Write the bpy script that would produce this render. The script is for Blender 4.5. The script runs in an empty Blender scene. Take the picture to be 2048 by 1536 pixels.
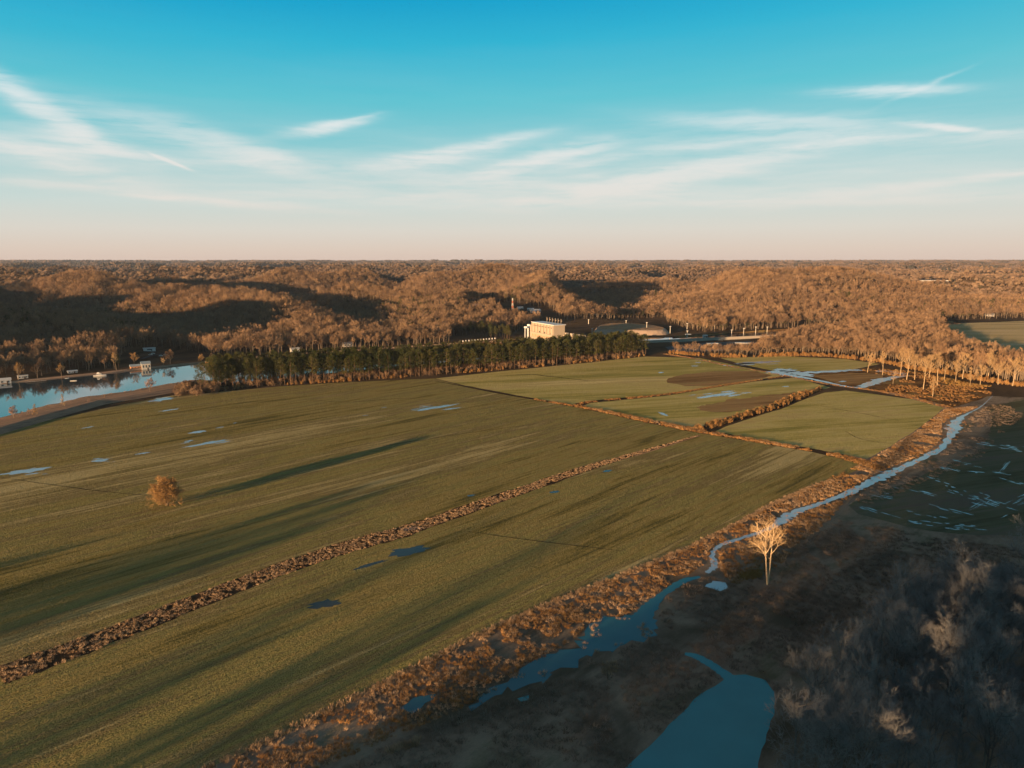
import bpy, math, random
import numpy as np
from mathutils import Vector, Matrix
R = math.radians
sc = bpy.context.scene
# ------------------------------------------------------------------ camera
CAMH, PITCH, F = 110.0, R(10.1), 1384.0
cam_d = bpy.data.cameras.new('camera'); cam = bpy.data.objects.new('camera', cam_d); sc.collection.objects.link(cam)
cam.location = (0, 0, CAMH); cam.rotation_euler = (R(90) - PITCH, 0, 0)
cam_d.sensor_width = 36; cam_d.lens = 36 * F / 2048; cam_d.clip_start = 1; cam_d.clip_end = 60000
sc.camera = cam
# ------------------------------------------------------------------ exposure, sun, sky
sc.view_settings.view_transform = 'Standard'; sc.view_settings.look = 'None'
sc.view_settings.exposure = 1.4; sc.view_settings.gamma = 1.0
SUN_EL = 4.6
TO_SUN = Vector((-0.64, -0.77, 0)).normalized()
sun_dir = Vector((TO_SUN.x * math.cos(R(SUN_EL)), TO_SUN.y * math.cos(R(SUN_EL)), math.sin(R(SUN_EL))))
sl = bpy.data.lights.new('sun', 'SUN'); sl.energy = 5.0; sl.angle = R(0.5); sl.color = (1.0, 0.62, 0.31)
so = bpy.data.objects.new('sun', sl); sc.collection.objects.link(so)
so.rotation_euler = sun_dir.to_track_quat('Z', 'Y').to_euler(); so.location = (-300, -300, 400)
w = bpy.data.worlds.new('World'); sc.world = w; w.use_nodes = True

class NT:                                    # small node-tree helper
    def __init__(s, tree): s.t = tree; s.n = tree.nodes; s.l = tree.links
    def node(s, typ, **kw):
        nd = s.n.new(typ)
        for k, v in kw.items():
            if hasattr(nd, k): setattr(nd, k, v)
        return nd
    def put(s, inp, v):
        if isinstance(v, bpy.types.NodeSocket): s.l.new(v, inp)
        else: inp.default_value = v
    def math(s, op, a, b=None, c=None, clamp=False):
        nd = s.n.new('ShaderNodeMath'); nd.operation = op; nd.use_clamp = clamp
        s.put(nd.inputs[0], a)
        if b is not None: s.put(nd.inputs[1], b)
        if c is not None: s.put(nd.inputs[2], c)
        return nd.outputs[0]
    def mix(s, f, a, b, typ='RGBA', blend='MIX'):
        nd = s.n.new('ShaderNodeMix'); nd.data_type = typ
        if typ == 'RGBA': nd.blend_type = blend
        i = {'RGBA': (0, 6, 7, 2), 'FLOAT': (0, 2, 3, 0)}[typ]
        s.put(nd.inputs[i[0]], f); s.put(nd.inputs[i[1]], a); s.put(nd.inputs[i[2]], b)
        return nd.outputs[i[3]]
    def ramp(s, f, stops, interp='LINEAR'):
        nd = s.n.new('ShaderNodeValToRGB'); cr = nd.color_ramp; cr.interpolation = interp
        while len(cr.elements) < len(stops): cr.elements.new(0.5)
        for e, (p, c) in zip(cr.elements, stops):
            e.position = p; e.color = (c[0], c[1], c[2], 1) if not isinstance(c, (int, float)) else (c, c, c, 1)
        s.put(nd.inputs[0], f); return nd.outputs[0]
    def noise(s, vec, scale, detail=3, rough=0.55, dist=0.0):
        nd = s.n.new('ShaderNodeTexNoise'); s.put(nd.inputs['Vector'], vec)
        nd.inputs['Scale'].default_value = scale; nd.inputs['Detail'].default_value = detail
        nd.inputs['Roughness'].default_value = rough; nd.inputs['Distortion'].default_value = dist
        return nd.outputs[0]
    def mapping(s, vec, rot=(0, 0, 0), scale=(1, 1, 1), loc=(0, 0, 0)):
        nd = s.n.new('ShaderNodeMapping'); s.put(nd.inputs[0], vec)
        nd.inputs['Rotation'].default_value = rot; nd.inputs['Scale'].default_value = scale
        nd.inputs['Location'].default_value = loc; return nd.outputs[0]
    def combine(s, x, y, z=0.0):
        nd = s.n.new('ShaderNodeCombineXYZ')
        for i, v in enumerate((x, y, z)): s.put(nd.inputs[i], v)
        return nd.outputs[0]

def ray(px, py):
    xc = (px - 1024) / F; yc = (py - 768) / F
    return xc, math.cos(PITCH) - yc * math.sin(PITCH), -(math.sin(PITCH) + yc * math.cos(PITCH))

def build_world():
    nt = NT(w.node_tree); nt.n.clear()
    out = nt.node('ShaderNodeOutputWorld')
    sky = nt.node('ShaderNodeTexSky'); sky.sky_type = 'NISHITA'; sky.sun_disc = False
    sky.sun_elevation = R(SUN_EL); sky.sun_rotation = math.atan2(TO_SUN.x, TO_SUN.y)
    sky.altitude = 200; sky.air_density = 1.0; sky.dust_density = 0.6; sky.ozone_density = 3.0
    bg1 = nt.node('ShaderNodeBackground'); nt.l.new(sky.outputs[0], bg1.inputs[0]); bg1.inputs[1].default_value = 0.04
    tc = nt.node('ShaderNodeTexCoord').outputs['Generated']
    sp = nt.node('ShaderNodeSeparateXYZ'); nt.l.new(tc, sp.inputs[0])
    el = nt.math('MULTIPLY', nt.math('ARCSINE', sp.outputs[2]), 180 / math.pi)
    az = nt.math('MULTIPLY', nt.math('ARCTAN2', sp.outputs[0], sp.outputs[1]), 180 / math.pi)
    f = nt.math('DIVIDE', el, 60.0, clamp=True)
    # the left of the view is a deeper blue than the right
    shift = nt.math('MULTIPLY', az, -0.0005)
    f = nt.math('ADD', f, nt.math('MULTIPLY', shift, nt.math('MULTIPLY', f, 4.0)), clamp=True)
    base = nt.ramp(f, [(0.0, (.68, .53, .45)), (.015, (.70, .58, .49)), (.04, (.69, .65, .58)), (.075, (.57, .67, .64)), (.145, (.26, .58, .62)),
                       (.205, (.11, .53, .62)), (.27, (.03, .44, .62)), (.33, (.003, .33, .58)), (.42, (.03, .18, .29)), (.60, (.085, .10, .14)), (1.0, (.12, .115, .12))])
    # high thin cirrus
    cvec = nt.combine(az, el)
    w1 = nt.noise(nt.mapping(cvec, scale=(.10, .35, 1)), 1.0, 4, .6)
    w2 = nt.noise(nt.mapping(cvec, scale=(.12, .45, 1), loc=(9, 4, 2)), 1.0, 4, .6)
    azw = nt.math('ADD', az, nt.math('MULTIPLY', nt.math('SUBTRACT', w1, .5), 3.2))
    elw = nt.math('ADD', el, nt.math('MULTIPLY', nt.math('SUBTRACT', w2, .5), 1.0))
    tot = None
    streaks = [  # px, py, half length, half width (photo px), slope (deg, up to the right), strength
        (60, 205, 120, 17, -28, .62), (140, 265, 60, 24, -34, .5), (70, 290, 130, 22, 3, .45), (120, 322, 110, 18, -14, .6),
        (330, 265, 190, 22, -12, .32), (470, 300, 130, 24, -16, .5), (250, 300, 130, 14, -10, .3), (530, 322, 110, 12, 2, .4),
        (655, 255, 60, 9, 12, .75), (690, 243, 50, 4, 14, .5), (860, 318, 100, 14, 8, .7), (950, 292, 95, 10, 10, .75), (1060, 325, 110, 15, 14, .75), (1150, 300, 60, 9, 8, .6),
        (1180, 325, 70, 8, 10, .55), (1170, 352, 30, 5, 4, .5), (900, 358, 260, 16, -3, .4), (1250, 372, 170, 15, 8, .75), (1400, 342, 190, 16, 10, .7),
        (1540, 245, 170, 16, -5, .5), (1450, 285, 150, 10, 4, .4), (1660, 270, 160, 9, -8, .35), (1700, 283, 130, 6, 2, .45), (1780, 182, 80, 9, -4, .7), (1840, 176, 50, 4, 18, .4),
        (1900, 256, 50, 5, -12, .8), (2000, 276, 80, 10, -3, .4), (1830, 368, 170, 9, 5, .5), (1990, 352, 100, 8, 6, .4), (1700, 400, 360, 14, -1, .45),
        (1000, 400, 460, 20, 0, .4), (300, 390, 240, 8, -4, .45), (450, 405, 170, 8, -3, .3), (1400, 310, 340, 60, 0, .16), (1100, 380, 600, 40, 0, .18)]
    streaks = [(a_[0], a_[1], a_[2], a_[3], a_[4], a_[5] * (2.1 if a_[5] > .6 else 1.3)) for a_ in streaks]
    for (px, py, L, W, a, st) in streaks:
        x, y, z = ray(px, py); n = math.sqrt(x * x + y * y + z * z)
        ca, ce = math.degrees(math.atan2(x, y)), math.degrees(math.asin(z / n))
        k = 180 / math.pi / F
        dx = nt.math('SUBTRACT', azw, ca); dy = nt.math('SUBTRACT', elw, ce)
        c, s_ = math.cos(R(a)), math.sin(R(a))
        u = nt.math('MULTIPLY_ADD', dx, c / (L * k * 1.05), nt.math('MULTIPLY', dy, s_ / (L * k * 1.05)))
        v = nt.math('MULTIPLY_ADD', dy, c / (W * k * .85), nt.math('MULTIPLY', dx, -s_ / (W * k * .85)))
        g = nt.math('MULTIPLY', nt.math('EXPONENT', nt.math('MULTIPLY', nt.math('MULTIPLY_ADD', u, u, nt.math('MULTIPLY', v, v)), -1.0)), st)
        tot = g if tot is None else nt.math('ADD', tot, g)
    wisp = nt.noise(nt.mapping(nt.combine(azw, elw), rot=(0, 0, R(-8)), scale=(.16, 1.5, 1)), 1.0, 7, .62)
    wisp = nt.ramp(wisp, [(.32, .22), (.62, 1.5)])
    dens = nt.math('SUBTRACT', 1.0, nt.math('EXPONENT', nt.math('MULTIPLY', nt.math('MULTIPLY', tot, wisp), -.95)))
    veil = nt.noise(nt.mapping(nt.combine(azw, elw), scale=(.05, .5, 1)), 1.0, 5, .6)
    veilm = nt.ramp(nt.math('DIVIDE', el, 30.0, clamp=True), [(0.0, 0), (.08, .1), (.17, .38), (.28, .25), (.36, .05), (.6, 0)])
    dens = nt.math('ADD', dens, nt.math('MULTIPLY', veilm, nt.ramp(veil, [(.4, 0), (.7, 1)])), clamp=True)
    # contrail
    x, y, z = ray(342, 324); ca, ce = math.degrees(math.atan2(x, y)), math.degrees(math.asin(z / math.sqrt(x*x+y*y+z*z))); k = 180 / math.pi / F
    dx = nt.math('SUBTRACT', az, ca); dy = nt.math('SUBTRACT', el, ce); c, s_ = math.cos(R(-21)), math.sin(R(-21))
    u = nt.math('MULTIPLY_ADD', dx, c / (34 * k), nt.math('MULTIPLY', dy, s_ / (34 * k))); v = nt.math('MULTIPLY_ADD', dy, c / (2.6 * k), nt.math('MULTIPLY', dx, -s_ / (2.6 * k)))
    g = nt.math('EXPONENT', nt.math('MULTIPLY', nt.math('MULTIPLY_ADD', nt.math('POWER', nt.math('ABSOLUTE', u), 4.0), 1.0, nt.math('MULTIPLY', v, v)), -1.0))
    dens = nt.math('ADD', dens, nt.math('MULTIPLY', g, .7), clamp=True)
    ccol = nt.ramp(nt.math('DIVIDE', el, 12.0, clamp=True), [(0, (.66, .52, .42)), (.35, (.78, .72, .66)), (1, (.80, .84, .84))])
    col = nt.mix(nt.math('MULTIPLY', dens, .9), base, ccol)
    bg2 = nt.node('ShaderNodeBackground'); nt.l.new(col, bg2.inputs[0]); bg2.inputs[1].default_value = 0.41
    mx = nt.node('ShaderNodeMixShader'); mx.inputs[0].default_value = .93
    nt.l.new(bg1.outputs[0], mx.inputs[1]); nt.l.new(bg2.outputs[0], mx.inputs[2]); nt.l.new(mx.outputs[0], out.inputs[0])
build_world()
w.cycles.sampling_method = 'MANUAL'; w.cycles.sample_map_resolution = 512
sc.cycles.max_bounces = 4; sc.cycles.diffuse_bounces = 2; sc.cycles.glossy_bounces = 2; sc.cycles.volume_bounces = 0
sc.cycles.use_adaptive_sampling = True; sc.cycles.adaptive_threshold = 0.015; sc.cycles.use_denoising = True; sc.cycles.denoising_prefilter = 'ACCURATE'; sc.cycles.denoising_input_passes = 'RGB_ALBEDO_NORMAL'; sc.cycles.sample_clamp_indirect = 3

# ------------------------------------------------------------------ terrain function
def vnoise(x, y, seed):
    rs = np.random.RandomState(seed); tab = rs.rand(256, 256)
    xi = np.floor(x).astype(int); yi = np.floor(y).astype(int); fx = x - xi; fy = y - yi
    fx = fx * fx * fx * (fx * (fx * 6 - 15) + 10); fy = fy * fy * fy * (fy * (fy * 6 - 15) + 10)
    g = lambda i, j: tab[(xi + i) % 256, (yi + j) % 256]
    return (g(0, 0) * (1 - fx) + g(1, 0) * fx) * (1 - fy) + (g(0, 1) * (1 - fx) + g(1, 1) * fx) * fy
def sstep(a, b, x):
    t = np.clip((x - a) / (b - a), 0, 1); return t * t * (3 - 2 * t)
YB_X = [-6000, -900, -465, -391, -332, -271, -142, 0, 60, 222, 430, 809, 1500, 6000]
YB_Y = [-5000, 250, 625, 700, 765, 812, 885, 960, 1040, 1030, 1130, 1290, 1450, 2400]
def segd(X, Y, pts):
    best = np.full(X.shape, 1e9)
    for (ax, ay), (bx, by) in zip(pts[:-1], pts[1:]):
        dx, dy = bx - ax, by - ay
        t = np.clip(((X - ax) * dx + (Y - ay) * dy) / (dx * dx + dy * dy), 0, 1)
        best = np.minimum(best, np.hypot(X - ax - t * dx, Y - ay - t * dy))
    return best
SHADE_HILL = [([(-930, 600), (-900, 720)], 140, 66), ([(-790, 560), (-800, 640)], 90, 44), ([(-700, 520), (-720, 600)], 75, 48), ([(-1120, 850), (-1080, 980)], 150, 60), ([(-1500, 1000), (-1700, 1300)], 200, 50)]
VALLEYS = [([(-330, 800), (-430, 960), (-560, 1080), (-800, 1200), (-1100, 1450)], 80, .95),
           ([(-120, 880), (-200, 1060), (-330, 1260), (-480, 1420), (-800, 1600)], 70, .9),
           ([(260, 1180), (240, 1450), (170, 1800), (70, 2400), (-200, 3000)], 90, .95),
           ([(330, 1200), (500, 1600), (520, 2100), (760, 2700)], 60, .45),
           ([(-650, 1000), (-1000, 1000), (-1400, 1150)], 80, .6),
           ([(-480, 1420), (-300, 1750), (-350, 2200)], 60, .6)]
RIDGES = [([(-360, 1010), (-400, 1180), (-560, 1330)], 95, 42), ([(-240, 960), (-330, 1090)], 75, 30), ([(90, 1250), (110, 1500), (30, 1850), (-80, 2300)], 85, 34), ([(480, 1500), (560, 1800)], 80, 30), ([(800, 1650), (900, 2100)], 100, 30), ([(-700, 820), (-620, 900)], 140, 14),
          ([(-520, 720), (-600, 800)], 80, 10), ([(-900, 1250), (-700, 1400)], 110, 12), ([(-40, 1080), (20, 1400)], 90, -8), ([(0, 1800), (-150, 2000)], 150, 4), ([(420, 1500), (700, 1900)], 160, 12)]
def terrain(X, Y):
    X = np.asarray(X, float); Y = np.asarray(Y, float)
    yb = np.interp(X, YB_X, YB_Y); d = (Y - yb) * 0.75
    m = sstep(8, np.interp(X, [100, 300], [520, 230]), d)
    r1 = 1 - np.abs(vnoise(X / 430 + 3.3, Y / 430 + 7.1, 11) * 2 - 1); r2 = 1 - np.abs(vnoise(X / 190 + 13, Y / 190 + 4, 12) * 2 - 1)
    r3 = vnoise(X / 1900 + 5, Y / 1900 + 2, 13)
    z = (-12 + 66 * r1 ** 2.0 + 30 * r2 ** 2.0 + 16 * (r3 - .4)) * (.74 + .26 * sstep(1200, 2600, np.hypot(X, Y))); z = np.maximum(z, 2 + .15 * z)
    for pts, wd, hh in RIDGES: z = z + hh * np.exp(-(segd(X, Y, pts) / wd) ** 2)
    z = z * m
    z = np.minimum(z, 80 + .3 * (z - 80))
    for pts, wd, k in VALLEYS: z = z * (1 - k * np.exp(-(segd(X, Y, pts) / wd) ** 2))
    for pts, wd, hh in SHADE_HILL: z = z + hh * np.exp(-(segd(X, Y, pts) / wd) ** 2) * sstep(0, 120, d)
    right = sstep(250, 700, X) * sstep(4500, 1200, Y)
    z = z * (1 - .12 * right)
    far = sstep(3500, 14000, np.hypot(X, Y)); z = z * (1 - .35 * far) + 38 * far
    # wooded ridge behind the camera that shades the lower right of the view
    u = .77 * X - .64 * Y; v = .64 * X + .77 * Y
    prof = np.interp(u, [-150, -118, -95, -72, -45, 0, 400, 900, 1500], [0, 12, 21, 34, 51, 57, 60, 44, 0])
    z = z + prof * np.exp(-((v + 270) / 75) ** 2)
    return z
def proj(X, Y, Z=0):
    fw = Y * math.cos(PITCH) - (Z - CAMH) * math.sin(PITCH); up = Y * math.sin(PITCH) + (Z - CAMH) * math.cos(PITCH)
    return 1024 + F * X / fw, 768 - F * up / fw
def G(px, py, z=0.0):                        # flat valley floor point seen at a photo pixel
    x, y, dz = ray(px, py); t = (z - CAMH) / dz; return (x * t, y * t)
def PT(px, py):                              # terrain point
    x, y, dz = ray(px, py)
    t = np.linspace(100, 20000, 8000); X = x * t; Y = y * t; Z = CAMH + dz * t
    hit = np.nonzero(Z < terrain(X, Y))[0]
    i = hit[0] if len(hit) else len(t) - 1
    return (float(X[i]), float(Y[i]), float(terrain(X[i], Y[i])))
def inpoly(x, y, poly):
    x = np.asarray(x); y = np.asarray(y); c = np.zeros(x.shape, bool); n = len(poly); j = n - 1
    for i in range(n):
        xi, yi = poly[i]; xj, yj = poly[j]
        if yi != yj:
            c ^= ((yi > y) != (yj > y)) & (x < (xj - xi) * (y - yi) / (yj - yi) + xi)
        j = i
    return c
# ------------------------------------------------------------------ materials
def mat(name, build=None, col=(.5, .5, .5), rough=.8, metal=0.0, var=0.0, spec=.3):
    m = bpy.data.materials.new(name); m.use_nodes = True
    nt = NT(m.node_tree); b = nt.n['Principled BSDF']
    b.inputs['Roughness'].default_value = rough; b.inputs['Metallic'].default_value = metal
    b.inputs['Specular IOR Level'].default_value = spec
    if build: build(nt, b)
    else:
        tc = nt.node('ShaderNodeTexCoord').outputs['Object']
        n = nt.noise(tc, 1.7, 4, .6)
        c = nt.mix(n, (*[v * (1 - .3 - var) for v in col], 1), (*[min(1, v * (1 + .3 + var)) for v in col], 1))
        nt.l.new(c, b.inputs[0])
    return m
def twigmat(name, cols, spec=.1):            # colours vary from tree to tree
    cols = [tuple(c * .68 for c in q) for q in cols]
    def bld(nt, b):
        oi = nt.node('ShaderNodeObjectInfo').outputs['Random']
        tc = nt.node('ShaderNodeNewGeometry').outputs['Position']
        n = nt.noise(tc, .35, 2, .5)
        n2 = nt.noise(tc, .007, 3, .6)
        f = nt.math('ADD', nt.math('MULTIPLY_ADD', oi, .6, nt.math('MULTIPLY', n, .2)), nt.math('MULTIPLY', nt.math('SUBTRACT', n2, .4), .9))
        k = len(cols)
        nt.l.new(nt.ramp(f, [(i / (k - 1), c) for i, c in enumerate(cols)]), b.inputs[0])
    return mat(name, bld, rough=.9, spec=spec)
def groundmat(name, cols, rot=R(-45), across=.02, along=.003, fine=1.0, bump=.5, streak=.5, bs=6.0):
    def bld(nt, b):
        tc = nt.node('ShaderNodeTexCoord').outputs['Object']
        vs = nt.mapping(tc, rot=(0, 0, rot), scale=(1, 1, 1))
        big = nt.noise(nt.mapping(vs, scale=(along, across, 1)), 1.0, 6, .62, .6)
        big2 = nt.noise(nt.mapping(vs, scale=(along * 3.3, across * 5, 1), loc=(3, 7, 0)), 1.0, 5, .65, .2)
        row = nt.noise(nt.mapping(vs, scale=(.008, .16, 1)), 1.0, 5, .8)
        row2 = nt.noise(nt.mapping(vs, scale=(.006, .55, 1), loc=(5, 2, 0)), 1.0, 3, .7)
        fi = nt.noise(nt.mapping(vs, scale=(.5, 1, 1)), fine * 2.2, 4, .75)
        c_ = lambda q, g: nt.math('MULTIPLY', nt.math('SUBTRACT', q, .5), g)
        f = nt.math('ADD', nt.math('ADD', c_(big, 1.6), c_(big2, .3 + .6 * streak)), nt.math('ADD', nt.math('ADD', c_(row, 1.2 * streak), c_(row2, 1.0 * streak)), c_(fi, .24)))
        f = nt.math('ADD', f, .47)
        k = len(cols)
        nt.l.new(nt.ramp(f, [(.22 + .5 * i / (k - 1), c) for i, c in enumerate(cols)]), b.inputs[0])
        nz = nt.node('ShaderNodeTexNoise'); nt.put(nz.inputs['Vector'], nt.mapping(vs, scale=(.5, 1.0, 1))); nz.inputs['Scale'].default_value = bs; nz.inputs['Detail'].default_value = 2; nz.inputs['Roughness'].default_value = .7
        def vm(op, a, b_=None, sc_=None):
            q = nt.node('ShaderNodeVectorMath'); q.operation = op; nt.put(q.inputs[0], a)
            if b_ is not None: nt.put(q.inputs[1], b_)
            if sc_ is not None: q.inputs['Scale'].default_value = sc_
            return q.outputs[0]
        gn = nt.node('ShaderNodeNewGeometry').outputs['Normal']
        til = vm('SCALE', vm('MULTIPLY', vm('SUBTRACT', nz.outputs['Color'], (.5, .5, .5)), (1, 1, 0)), None, 3.9 * bump)
        nt.l.new(vm('NORMALIZE', vm('ADD', gn, til)), b.inputs['Normal'])
    return mat(name, bld, rough=1.0, spec=.0)
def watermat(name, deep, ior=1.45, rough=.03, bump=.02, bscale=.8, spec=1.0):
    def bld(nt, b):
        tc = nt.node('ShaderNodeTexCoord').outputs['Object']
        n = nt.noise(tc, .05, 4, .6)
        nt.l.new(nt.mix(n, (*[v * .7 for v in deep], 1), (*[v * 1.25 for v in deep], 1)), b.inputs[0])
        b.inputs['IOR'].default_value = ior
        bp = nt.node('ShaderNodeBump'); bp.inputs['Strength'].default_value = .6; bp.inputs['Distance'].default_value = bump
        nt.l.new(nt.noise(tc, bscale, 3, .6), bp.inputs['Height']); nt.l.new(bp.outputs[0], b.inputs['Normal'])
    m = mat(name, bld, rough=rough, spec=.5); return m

GREEN, OLIVE, STRAW, BROWN, DARKG = (.205, .162, .052), (.285, .215, .08), (.42, .335, .155), (.19, .14, .062), (.11, .096, .036)
M = dict(
    pool=watermat('pool water', (.035, .15, .18), 1.5, .12, .03, 1.2),
    mudp=watermat('muddy puddle', (.05, .055, .045), 1.36, .15, .01, 2.0),
    field=groundmat('field grass', [DARKG, GREEN, OLIVE, (.25, .22, .075), BROWN, (.30, .24, .10), STRAW], bump=1.1),
    field2=groundmat('meadow grass', [(.26, .23, .065), (.34, .29, .085), (.43, .35, .12), (.50, .41, .16), (.40, .30, .12), (.58, .47, .21)], rot=R(-15), bump=1.2),
    brownf=groundmat('withered grass', [(.17, .10, .045), (.28, .17, .075), (.34, .22, .10), (.24, .18, .07)], rot=R(-15), across=.03, bump=1.1),
    marsh=groundmat('marsh soil', [(.10, .08, .055), (.19, .14, .10), (.28, .21, .15), (.15, .13, .08)], across=.03, along=.02, bump=.4, streak=.2),
    rust=groundmat('rusty sedge soil', [(.05, .03, .018), (.13, .07, .03), (.20, .11, .045), (.24, .17, .065)], across=.05, along=.03, bump=1.0, streak=.2),
    wetf=groundmat('wet field', [(.09, .085, .05), (.12, .12, .07), (.15, .13, .09), (.14, .11, .09)], rot=R(-20), across=.02, bump=.4),
    tanf=groundmat('tan stubble', [(.36, .28, .13), (.48, .36, .17), (.56, .42, .21), (.6, .46, .26)], rot=R(-3), across=.03, bump=1.2),
    floor=groundmat('forest floor', [(.05, .038, .025), (.08, .055, .035), (.11, .075, .045), (.07, .05, .035)], across=.01, along=.01, bump=.5, streak=.1),
    ditch=groundmat('ditch soil', [(.03, .022, .014), (.06, .04, .025), (.09, .055, .03)], across=.1, along=.05, bump=.4),
    track=groundmat('dirt track', [(.26, .16, .09), (.38, .23, .13), (.46, .31, .19)], across=.2, along=.02, bump=.7),
    levee=groundmat('levee path', [(.20, .14, .10), (.30, .20, .14), (.36, .24, .16)], rot=R(-60), across=.2, along=.02, bump=.8),
    rock=mat('rock face', col=(.34, .25, .19), rough=.95), asphalt=mat('asphalt', col=(.05, .05, .055), rough=.9),
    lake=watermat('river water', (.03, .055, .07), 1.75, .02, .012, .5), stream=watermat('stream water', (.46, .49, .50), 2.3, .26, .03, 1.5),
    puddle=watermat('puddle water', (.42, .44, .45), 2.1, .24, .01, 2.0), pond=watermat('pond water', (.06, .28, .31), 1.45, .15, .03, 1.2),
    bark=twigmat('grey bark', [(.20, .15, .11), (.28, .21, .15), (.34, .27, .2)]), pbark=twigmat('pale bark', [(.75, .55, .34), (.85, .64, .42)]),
    twig=twigmat('twigs', [(.14, .09, .06), (.31, .20, .12), (.45, .29, .17), (.20, .125, .08), (.38, .235, .14), (.25, .165, .11), (.50, .34, .20)]),
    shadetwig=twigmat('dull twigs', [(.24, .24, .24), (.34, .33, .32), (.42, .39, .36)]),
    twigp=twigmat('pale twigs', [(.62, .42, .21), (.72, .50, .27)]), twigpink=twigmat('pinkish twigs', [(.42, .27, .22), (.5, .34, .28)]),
    twigor=twigmat('orange twigs', [(.46, .27, .11), (.58, .37, .16)]),
    needles=twigmat('pine needles', [(.04, .055, .016), (.065, .075, .022), (.095, .092, .03), (.05, .062, .02)]), pinebark=twigmat('pine bark', [(.13, .085, .055), (.22, .14, .09)]),
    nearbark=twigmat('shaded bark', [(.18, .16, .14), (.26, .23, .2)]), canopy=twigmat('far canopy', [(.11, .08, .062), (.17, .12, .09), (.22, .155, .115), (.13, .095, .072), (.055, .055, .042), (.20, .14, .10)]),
    reed=twigmat('dry reeds', [(.22, .13, .07), (.54, .35, .20), (.72, .50, .32), (.42, .26, .14), (.82, .62, .42)]),
    rustreed=twigmat('rusty reeds', [(.13, .07, .03), (.40, .20, .07), (.50, .28, .11), (.24, .13, .05), (.62, .42, .21)]),
    scrub=twigmat('grey scrub', [(.14, .10, .075), (.30, .22, .16), (.42, .32, .25), (.20, .15, .10)]),
    gold=twigmat('golden sedge', [(.42, .24, .07), (.5, .31, .1)]),
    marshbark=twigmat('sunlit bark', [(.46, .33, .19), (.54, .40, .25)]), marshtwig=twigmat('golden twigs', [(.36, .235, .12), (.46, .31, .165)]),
    white=mat('white paint', col=(.46, .45, .44), rough=.5), cream=mat('cream concrete', col=(.34, .275, .21), rough=.8), roofw=mat('pale metal roof', col=(.5, .5, .5), rough=.4),
    roofb=mat('blue grey roof', col=(.22, .28, .33), rough=.5), red=mat('red paint', col=(.42, .15, .09), rough=.5), glass=mat('window glass', col=(.03, .04, .05), rough=.1, spec=.8),
    concrete=mat('concrete', col=(.34, .29, .24), rough=.9), dark=mat('dark timber', col=(.07, .05, .04)), brick=mat('orange brick', col=(.42, .2, .1)), steel=mat('galvanised steel', col=(.55, .5, .44), rough=.4, metal=.3),
)
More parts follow.
